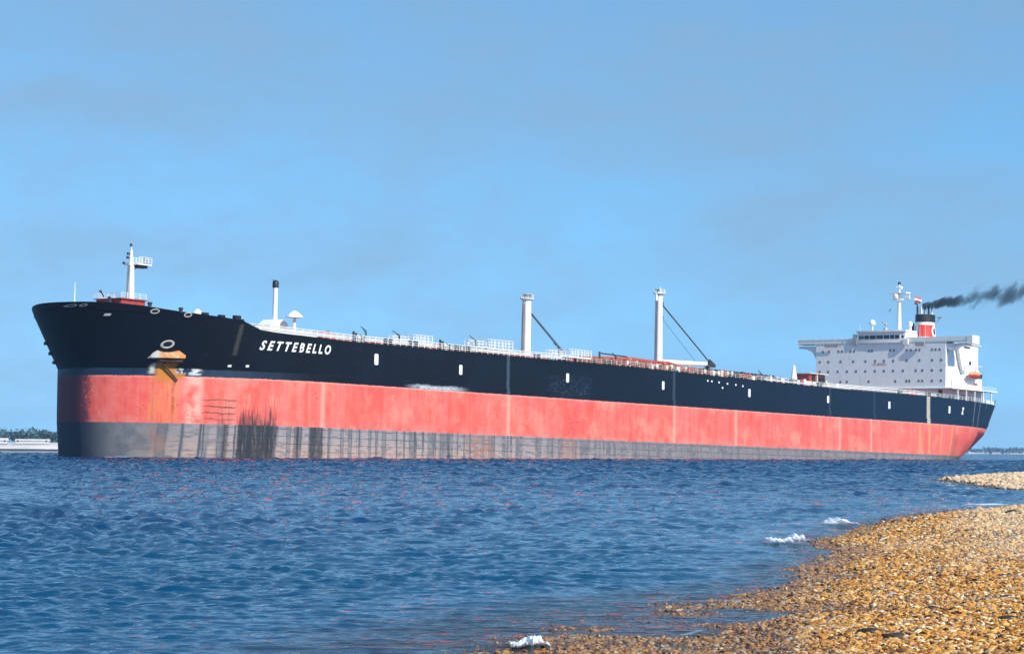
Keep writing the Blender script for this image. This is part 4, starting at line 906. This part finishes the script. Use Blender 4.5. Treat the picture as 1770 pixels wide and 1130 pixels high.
# ------------------------------------------------------------------ water
def water():
    near=[15.8]
    while near[-1]<620: near.append(near[-1]+min(.6,near[-1]**2/15000))
    ys=np.concatenate([np.linspace(-60,15.3,60),np.array(near),np.geomspace(624,40000,90)])
    cols=np.linspace(-1,1,1000)
    Yg=ys[:,None]+0*cols[None,:]; wx=np.where(ys<16,16*.30+np.clip(16-ys,0,100)*1.0+6,ys*.30+6)[:,None]; wx=np.where(ys[:,None]>1400,ys[:,None]*.9,wx)
    # outer columns spread far so that the sheet reaches beyond the frame
    cc=cols[None,:]; Xg=cc*wx+np.sign(cc)*np.maximum(0,np.abs(cc)-.97)/.03*(ys[:,None].clip(30)*2.0)
    Hh,s1,s2=height(Xg,np.maximum(Yg,-38)); Hh=np.where((Yg<300)&(Xg>-40),Hh,-1.5)
    depth=np.clip(-Hh,0,3)
    dy=np.gradient(ys)[:,None]+0*Xg; dx=np.abs(np.gradient(Xg,axis=1))
    # rougher deep channel beyond a slant line, smoother inshore
    line=Yg-(66+.62*Xg+8*np.sin(Xg*.06)+4*np.sin(Xg*.21+1)); rough=1/(1+np.exp(-line/9))
    sh=np.clip(depth/.30,0.05,1)
    Zv=np.zeros_like(Xg)
    r2=np.random.default_rng(5)
    warpx=Xg+.5*np.sin(Yg*.7+Xg*.3); 
    for i in range(120):
        L=.24*(13/.24)**(r2.random()**1.25); th=r2.normal(1.53,.55); k=6.283/L; ph=r2.uniform(0,6.283)
        kx,ky=k*math.cos(th),k*math.sin(th)
        amp=.0092*L/ (1+(L/7)**2) *1.0
        res=np.clip((L/np.maximum(np.abs(ky)/k*dy,np.abs(kx)/k*dx)-1.7)/1.5,0,1)
        a=kx*warpx+ky*Yg+ph; grp=.55+.45*np.sin(a/7.3+ph*3)
        s=np.sin(a); 
        Zv+=res*grp*(s-.30*np.cos(2*a))*L*(.0180/(1+(L/.75)**2)+rough*(.0300/(1+(L/1.0)**2)+.012*np.clip((Yg-90)/160,0,1)/(1+(L/5)**2)))
    Zv*=sh
    # little breakers running up the shingle
    for (cx,cy,ax,ay,h,ang) in ((5.6,51.5,1.7,.5,.05,.25),(8.8,65.3,1.6,.6,.05,.5),(.1,24.2,.75,.3,.04,.05),(3.0,46.5,2.6,.4,.05,.2)):
        X0=(Xg-cx)*math.cos(ang)+(Yg-cy)*math.sin(ang); Y0=-(Xg-cx)*math.sin(ang)+(Yg-cy)*math.cos(ang)
        Zv+=h*np.exp(-(X0/ax)**2-(Y0/ay)**2)
    me=grid_mesh('water',Xg,Yg,Zv,{'depth':depth,'rough':rough})
    m,n,p=material('sea_water'); g=n.new('ShaderNodeTexCoord').outputs['Object']
    dpt=n.new('ShaderNodeAttribute'); dpt.attribute_name='depth'; ro=n.new('ShaderNodeAttribute'); ro.attribute_name='rough'
    dv,rv=dpt.outputs['Fac'],ro.outputs['Fac']
    pat=n.noise(n.scale(g,(.03,.09,1)),1.,3)
    body=n.mix(rv,(.000,.052,.125),(.000,.030,.098)); body=n.mix(n.mul(n.ss(pat,.45,.65),.5),body,n.mix(.5,body,(.000,.085,.18)))
    body=n.mix(n.ss(dv,.0,.16,.8,0.),body,(.085,.075,.085))
    n.put(p.inputs['Base Color'],body); p.inputs['IOR'].default_value=1.33; n.put(p.inputs['Roughness'],.04); p.inputs['Specular Tint'].default_value=(.75,.93,1,1)
    sp_=n.new('ShaderNodeSeparateXYZ'); n.put(sp_.inputs[0],g)
    h1=n.noise(n.scale(g,(1.6,2.4,1)),1.,4,.6,.3); h2=n.noise(n.scale(g,(.35,.75,1)),1.,4,.62,.3); h3=n.noise(n.scale(g,(5,8,1)),1.,3,.6,.2); h4=n.noise(n.scale(g,(.10,.25,1)),1.,4,.65,.3)
    yv=sp_.outputs[1]
    hh=n.m('ADD',n.m('ADD',n.mul(h1,n.ss(yv,40,160,.036,.20)),n.mul(h2,n.ss(yv,40,200,.07,.70))),n.m('ADD',n.mul(h3,n.ss(yv,40,100,.012,.01)),n.mul(h4,n.ss(yv,120,500,0.,2.2))))
    b=n.new('ShaderNodeBump'); n.put(b.inputs['Height'],hh); n.put(b.inputs['Strength'],1.); b.inputs['Distance'].default_value=1.; n.put(p.inputs['Normal'],b.outputs[0])
    tr=n.new('ShaderNodeBsdfTransparent'); n.put(tr.inputs[0],(.80,.86,.90)); fr=n.new('ShaderNodeFresnel'); fr.inputs[0].default_value=1.33; n.put(fr.inputs['Normal'],b.outputs[0])
    al=n.ss(dv,.0,.16,.12,1.); al=n.m('MAXIMUM',al,n.m('MULTIPLY',fr.outputs[0],n.ss(dv,.0,.05,.45,1.)))
    mxs=n.new('ShaderNodeMixShader'); n.put(mxs.inputs[0],al); n.nt.links.new(tr.outputs[0],mxs.inputs[1]); n.nt.links.new(p.outputs[0],mxs.inputs[2])
    om=[q for q in n.nt.nodes if q.type=='OUTPUT_MATERIAL'][0]; n.nt.links.new(mxs.outputs[0],om.inputs['Surface'])
    o=link('water',me,m); tag(o,kind='structure'); return o
water()
# foam of the small breakers
FM=paint('sea_foam',(.86,.88,.90),.6,.04)
def foam_mat():
    m,n,p=material('lacy_sea_foam'); g=n.new('ShaderNodeTexCoord').outputs['Object']
    at=n.new('ShaderNodeAttribute'); at.attribute_name='thick'; th=at.outputs['Fac']
    a=n.m('ADD',n.m('MULTIPLY',n.noise(g,12.,5,.7,.6),.9),n.m('MULTIPLY',n.noise(g,3.,3,.6,.3),.4)); al=n.ss(n.m('ADD',a,n.m('SUBTRACT',th,1.15)),.0,.6)
    p.inputs['Base Color'].default_value=(.88,.90,.92,1); p.inputs['Roughness'].default_value=.6; n.put(p.inputs['Alpha'],al)
    b=n.new('ShaderNodeBump'); n.put(b.inputs['Height'],n.noise(g,14,4)); b.inputs['Strength'].default_value=.7; b.inputs['Distance'].default_value=.05; n.put(p.inputs['Normal'],b.outputs[0]); return m
FMAT=foam_mat()
def foam(name,cx,cy,L,wd_,h,ang,ns_,nt_,label,path=None,peak=1.):
    """a lumpy foam sheet: along s, across t, thickness attribute drives how closed it is"""
    S=np.linspace(-1,1,ns_); T=np.linspace(-1,1,nt_); SS,TT=np.meshgrid(S,T,indexing='ij')
    jag=.5*np.sin(SS*9+cx)+.3*np.sin(SS*23+cy)+.2*np.sin(SS*47)
    env=np.clip(1-np.abs(SS)**2.4,0,1)**.5*np.clip(1-np.abs(TT+.25*jag)**1.6,0,1)
    rz=rng.uniform(0,1,SS.shape)
    for _ in range(9): rz=(rz+np.roll(rz,1,0)+np.roll(rz,1,1)+np.roll(rz,-1,0)+np.roll(rz,-1,1))/5
    z=h*env**.9*np.clip(.85+2.2*(rz-.5),.3,1.3)*(.8+.2*np.sin(SS*4+cx*3))+.010+.012*(h==0)
    if path is None:
        Xf=cx+SS*L*math.cos(ang)-TT*wd_*math.sin(ang); Yf=cy+SS*L*math.sin(ang)+TT*wd_*math.cos(ang); th=env*peak
    else:
        P=np.array(path); d=np.gradient(P,axis=0); nn_=np.stack([-d[:,1],d[:,0]],-1); nn_/=np.linalg.norm(nn_,axis=1)[:,None]
        Xf=P[:,0][:,None]+nn_[:,0][:,None]*TT*wd_; Yf=P[:,1][:,None]+nn_[:,1][:,None]*TT*wd_
        th=np.clip(1-np.abs(TT),0,1)*peak*(.62+.38*np.sin(np.arange(len(P))*.23+cx)*np.sin(np.arange(len(P))*.081))[:,None]
    me=grid_mesh(name,Xf,Yf,z,{'thick':th}); o=link(name,me,FMAT); tag(o,label,'foam',kind='stuff'); return o
foam('wave_foam',6.05,51.0,.56,.8,.27,.1,110,36,'white foam of a small wave breaking on the tip of the shingle',peak=1.3)
foam('wave_foam',9.15,64.6,.54,.8,.23,.35,110,36,'white foam of a small wave breaking along the middle of the beach edge',peak=1.3)
foam('wave_foam',.20,24.0,.25,.45,.15,0,90,36,'white foam splash at the bottom edge beside wet shingle',peak=1.3)
foam('wave_foam',18.8,91.3,1.0,1.6,.06,.5,60,24,'white foam patch at the far end of the near beach')
_fp=[(28.2+.1*i*1.0,126.5+i*.52-.3*math.sin(i*.3)) for i in range(-40,60)]
foam('wave_foam',2.,3.,0,1.6,.0,0,100,9,'thin white foam line along the near edge of the far sandspit',path=_fp,peak=1.0)
foam('bow_foam',*shipw(7.5,9,-14.9)[:2],8,.8,.35,math.atan2(D[1],D[0])-.75,80,14,'broken white foam at the waterline under the ship bow',peak=.85)
def edge_path():
    P=np.array(SH[3:24],float); seg=[]
    for a,b_ in zip(P[:-1],P[1:]):
        k_=max(2,int(np.linalg.norm(b_-a)/.14)); seg+=[a+(b_-a)*t for t in np.linspace(0,1,k_,endpoint=False)]
    seg=np.array(seg); d=np.gradient(seg,axis=0); nn_=np.stack([-d[:,1],d[:,0]],-1); nn_/=np.linalg.norm(nn_,axis=1)[:,None]
    offs=np.linspace(-2.2,2.2,90); out=[]
    for p_,q in zip(seg,nn_):
        pts=p_[None,:]+q[None,:]*offs[:,None]; h,_,_=height(pts[:,0],pts[:,1]); i=np.where(h<-.012)[0]
        i=i[i>20] if len(i[i>20]) else [45]; out.append(offs[i[0]])
    out=np.array(out); k=np.ones(5)/5; out=np.convolve(np.pad(out,2,'edge'),k,'valid'); return seg+nn_*out[:,None]
ep=edge_path()
foam('wash_foam',1.7,2.2,0,.22,.0,0,len(ep),7,'thin lacy wash line along the water edge of the near beach',path=ep,peak=.80)
# ------------------------------------------------------------------ dark stones lying about the shingle
def stone(x,y,s,label,flat=.5):
    h=float(height(np.array([x]),np.array([y]))[0][0]); bm=bmesh.new(); bmesh.ops.create_icosphere(bm,subdivisions=3,radius=1)
    o1=Vector((x*3,y*5,s*9))
    from mathutils import noise as mn
    for v in bm.verts:
        d=1+.45*mn.noise(v.co*1.3+o1)+.15*mn.noise(v.co*3+o1); v.co=Vector((v.co.x*s*1.5*d,v.co.y*s*d,v.co.z*s*flat*d))
    me=bpy.data.meshes.new('stone'); bm.to_mesh(me); bm.free(); me.shade_smooth()
    o=link('stone',me,paint('dark_wet_stone',(.035,.022,.018),.5,.3,scale=6)); o.location=(x,y,h+s*flat*.5); o.rotation_euler=(0,0,rng.uniform(0,3)); tag(o,label,'stone','dark stones on the beach')
def gp(px,py,z=.1):
    r=_ray(px,py); t=(z-CAMH)/r[2]; return r[0]*t,r[1]*t
for px,py,s,lb_ in ((1522,922,.10,'dark stone on shingle just inshore of the upper breaking wave'),(1750,893,.17,'long dark stone at the right edge near the far end of the beach'),(1612,1073,.075,'large black stone beside the wet grey runnel'),(1500,1113,.07,'dark lump low on the beach in front of the runnel'),(1545,1128,.085,'black flat stone cut by the bottom edge of the picture'),(1742,1104,.07,'dark stone near the lower right corner'),(1430,1012,.06,'dark stone close to the notch of the waterline'),(1740,1045,.075,'black stone among pale pebbles at the right edge')):
    x,y=gp(px,py,.15); stone(x,y,s,lb_)
# ------------------------------------------------------------------ far shores
def land(name,pts,w,h,mat):
    """low strip of land along a polyline"""
    P=np.array(pts,float); seg=[]; 
    for a,b_ in zip(P[:-1],P[1:]):
        n=max(2,int(np.linalg.norm(b_-a)/12)); seg+= [a+(b_-a)*t for t in np.linspace(0,1,n,endpoint=False)]
    seg.append(P[-1]); seg=np.array(seg); d=np.gradient(seg,axis=0); nrm=np.stack([-d[:,1],d[:,0]],-1); nrm/=np.linalg.norm(nrm,axis=1)[:,None]
    prof=[(0,-.6),(w*.03,.35),(w*.10,h*.55),(w*.3,h),(w*.8,h*1.1),(w,-.6)]
    vs=[];fs=[];k=len(prof)
    for i,s in enumerate(seg):
        for o,z in prof:
            q=s+nrm[i]*o; vs.append((q[0],q[1],z*(1+.12*math.sin(i*.7)) if z>0 else z))
    for i in range(len(seg)-1):
        for j in range(k-1): fs.append((i*k+j,(i+1)*k+j,(i+1)*k+j+1,i*k+j+1))
    me=bpy.data.meshes.new(name); me.from_pydata(vs,[],fs); me.shade_smooth(); o=link(name,me,mat); tag(o,kind='structure'); return seg,nrm
sand=paint('pale_shore_sand',(.66,.60,.58),.9,.15,(.22,.27,.24),scale=.035,dirtamt=.8)
segL,nL=land('shore',[(-900,1130),(-500,1100),(-170,1090),(-60,1150)],180,3.5,sand)
segR,nR=land('shore',[(500,6200),(1200,5200),(2200,5150),(4200,5000)],700,4.5,sand)
def wood(name,pts,n,hmin,hmax,leaf,label):
    vs=[];fs=[]
    for (x,y,r_,h,z0) in pts:
        for i in range(n):
            d=rng.normal(0,1,3); d/=np.linalg.norm(d); q=rng.uniform(.55,1.)**.5
            c=np.array([x+d[0]*r_*q,y+d[1]*r_*q,z0+h*.55+d[2]*h*.45*q])
            a=rng.normal(0,leaf,(3,3)); k=len(vs); vs+= [tuple(c+a[0]),tuple(c+a[1]),tuple(c+a[2])]; fs.append((k,k+1,k+2))
    me=bpy.data.meshes.new(name); me.from_pydata(vs,[],fs); o=link(name,me,paint('far_foliage',(.045,.095,.115),.9,.45,scale=.15)); tag(o,label,'trees',kind='stuff')  # leaf colour shifted to pale blue to carry distance haze
pl_=[]
for x in np.arange(-420,-90,4.2):
    for k in range(3):
        r_=rng.uniform(3,5.5); pl_.append((x+rng.normal(0,2),1150+k*14+rng.normal(0,4),r_,rng.uniform(4.2,6.4)+ (1.0 if rng.random()<.15 else 0),3.6))
wood('woodland',pl_,90,5,9,.8,'dark bluish line of trees along the far left shore')
pr_=[]
for x in np.arange(1000,1500,14):
    if (1075<x<1090): continue
    for k in range(2):
        r_=rng.uniform(8,16); pr_.append((x+rng.normal(0,4),5330+k*50,r_,rng.uniform(6,11),3.5))
wood('woodland',pr_,40,6,11,2.6,'faint low wooded shore beyond the ship stern')
def house(x,y,L,wd_,h,rh,label,col=(.50,.50,.49),roof=(.35,.30,.30),z0=3.0,ang=.1):
    o=empty('house',Matrix.Translation((x,y,z0))@Matrix.Rotation(ang,4,'Z')); tag(o,label,'building')
    MB(False).box(-L/2,L/2,0,wd_,0,h).build('wall',paint('house_wall',col,.8,.05,scale=.2),o,0)
    mb=MB(False); mb.add([(-L/2-.3,-.4,h),(L/2+.3,-.4,h),(L/2+.3,wd_+.4,h),(-L/2-.3,wd_+.4,h),(-L/2-.1,wd_/2,h+rh),(L/2+.1,wd_/2,h+rh)],[(0,1,5,4),(2,3,4,5),(0,4,3),(1,2,5),(0,3,2,1)]); mb.build('roof',paint('house_roof',roof,.8,.1,scale=.3),o,0)
    for q in np.linspace(-L/2+1.2,L/2-1.2,2): MB(False).box(q-.45,q+.45,-.04,0.01,1.0,1.8).build('window',M['glass'],o,0)
house(-203,1120,9,6,1.7,1.8,'small house with bright pale gable roof among the far left trees',roof=(.66,.66,.62))
house(-232,1122,16,6,1.5,.9,'long low white building left of the pale gabled house on the far shore',roof=(.60,.58,.56))
house(-250,1124,11,6,1.6,1.2,'pale shed nearest the left picture edge on the far shore',roof=(.62,.60,.60))
# low dark revetment at the water's edge of the far left shore
mb=MB(False); vs=[]; fs=[]
for i in range(91):
    x=-560+i*6.0; y=float(ip(x,[-900,-500,-170,-60],[1130,1100,1090,1150]))-2.0; t_=.55+.15*random.random()
    vs+=[(x,y-1.4,-.6),(x,y-1.0,t_),(x,y+1.0,t_),(x,y+1.2,-.6)]
for i in range(90):
    for k in range(3): fs.append((i*4+k,i*4+k+1,i*4+k+5,i*4+k+4))
mb.add(vs,fs)
o=mb.build('sea_wall',M['dark'],None,0); tag(o,'long low dark sea wall along the water line of the far left shore','sea wall')
# ------------------------------------------------------------------ air
me=bpy.data.meshes.new('haze'); hz=MB(False).box(-3500,6500,-300,7500,-14,75)
hz=hz.build('haze',None,None,0); hm=bpy.data.materials.new('haze'); hm.use_nodes=True; t=hm.node_tree; t.nodes.clear(); om=t.nodes.new('ShaderNodeOutputMaterial'); hv=t.nodes.new('ShaderNodeVolumePrincipled'); hv.inputs['Density'].default_value=.00007; hv.inputs['Color'].default_value=(.42,.70,1,1); hv.inputs['Anisotropy'].default_value=0
t.links.new(hv.outputs[0],om.inputs['Volume']); hz.data.materials.clear(); hz.data.materials.append(hm); tag(hz,'pale blue air between the beach and the far shores','haze',kind='stuff')
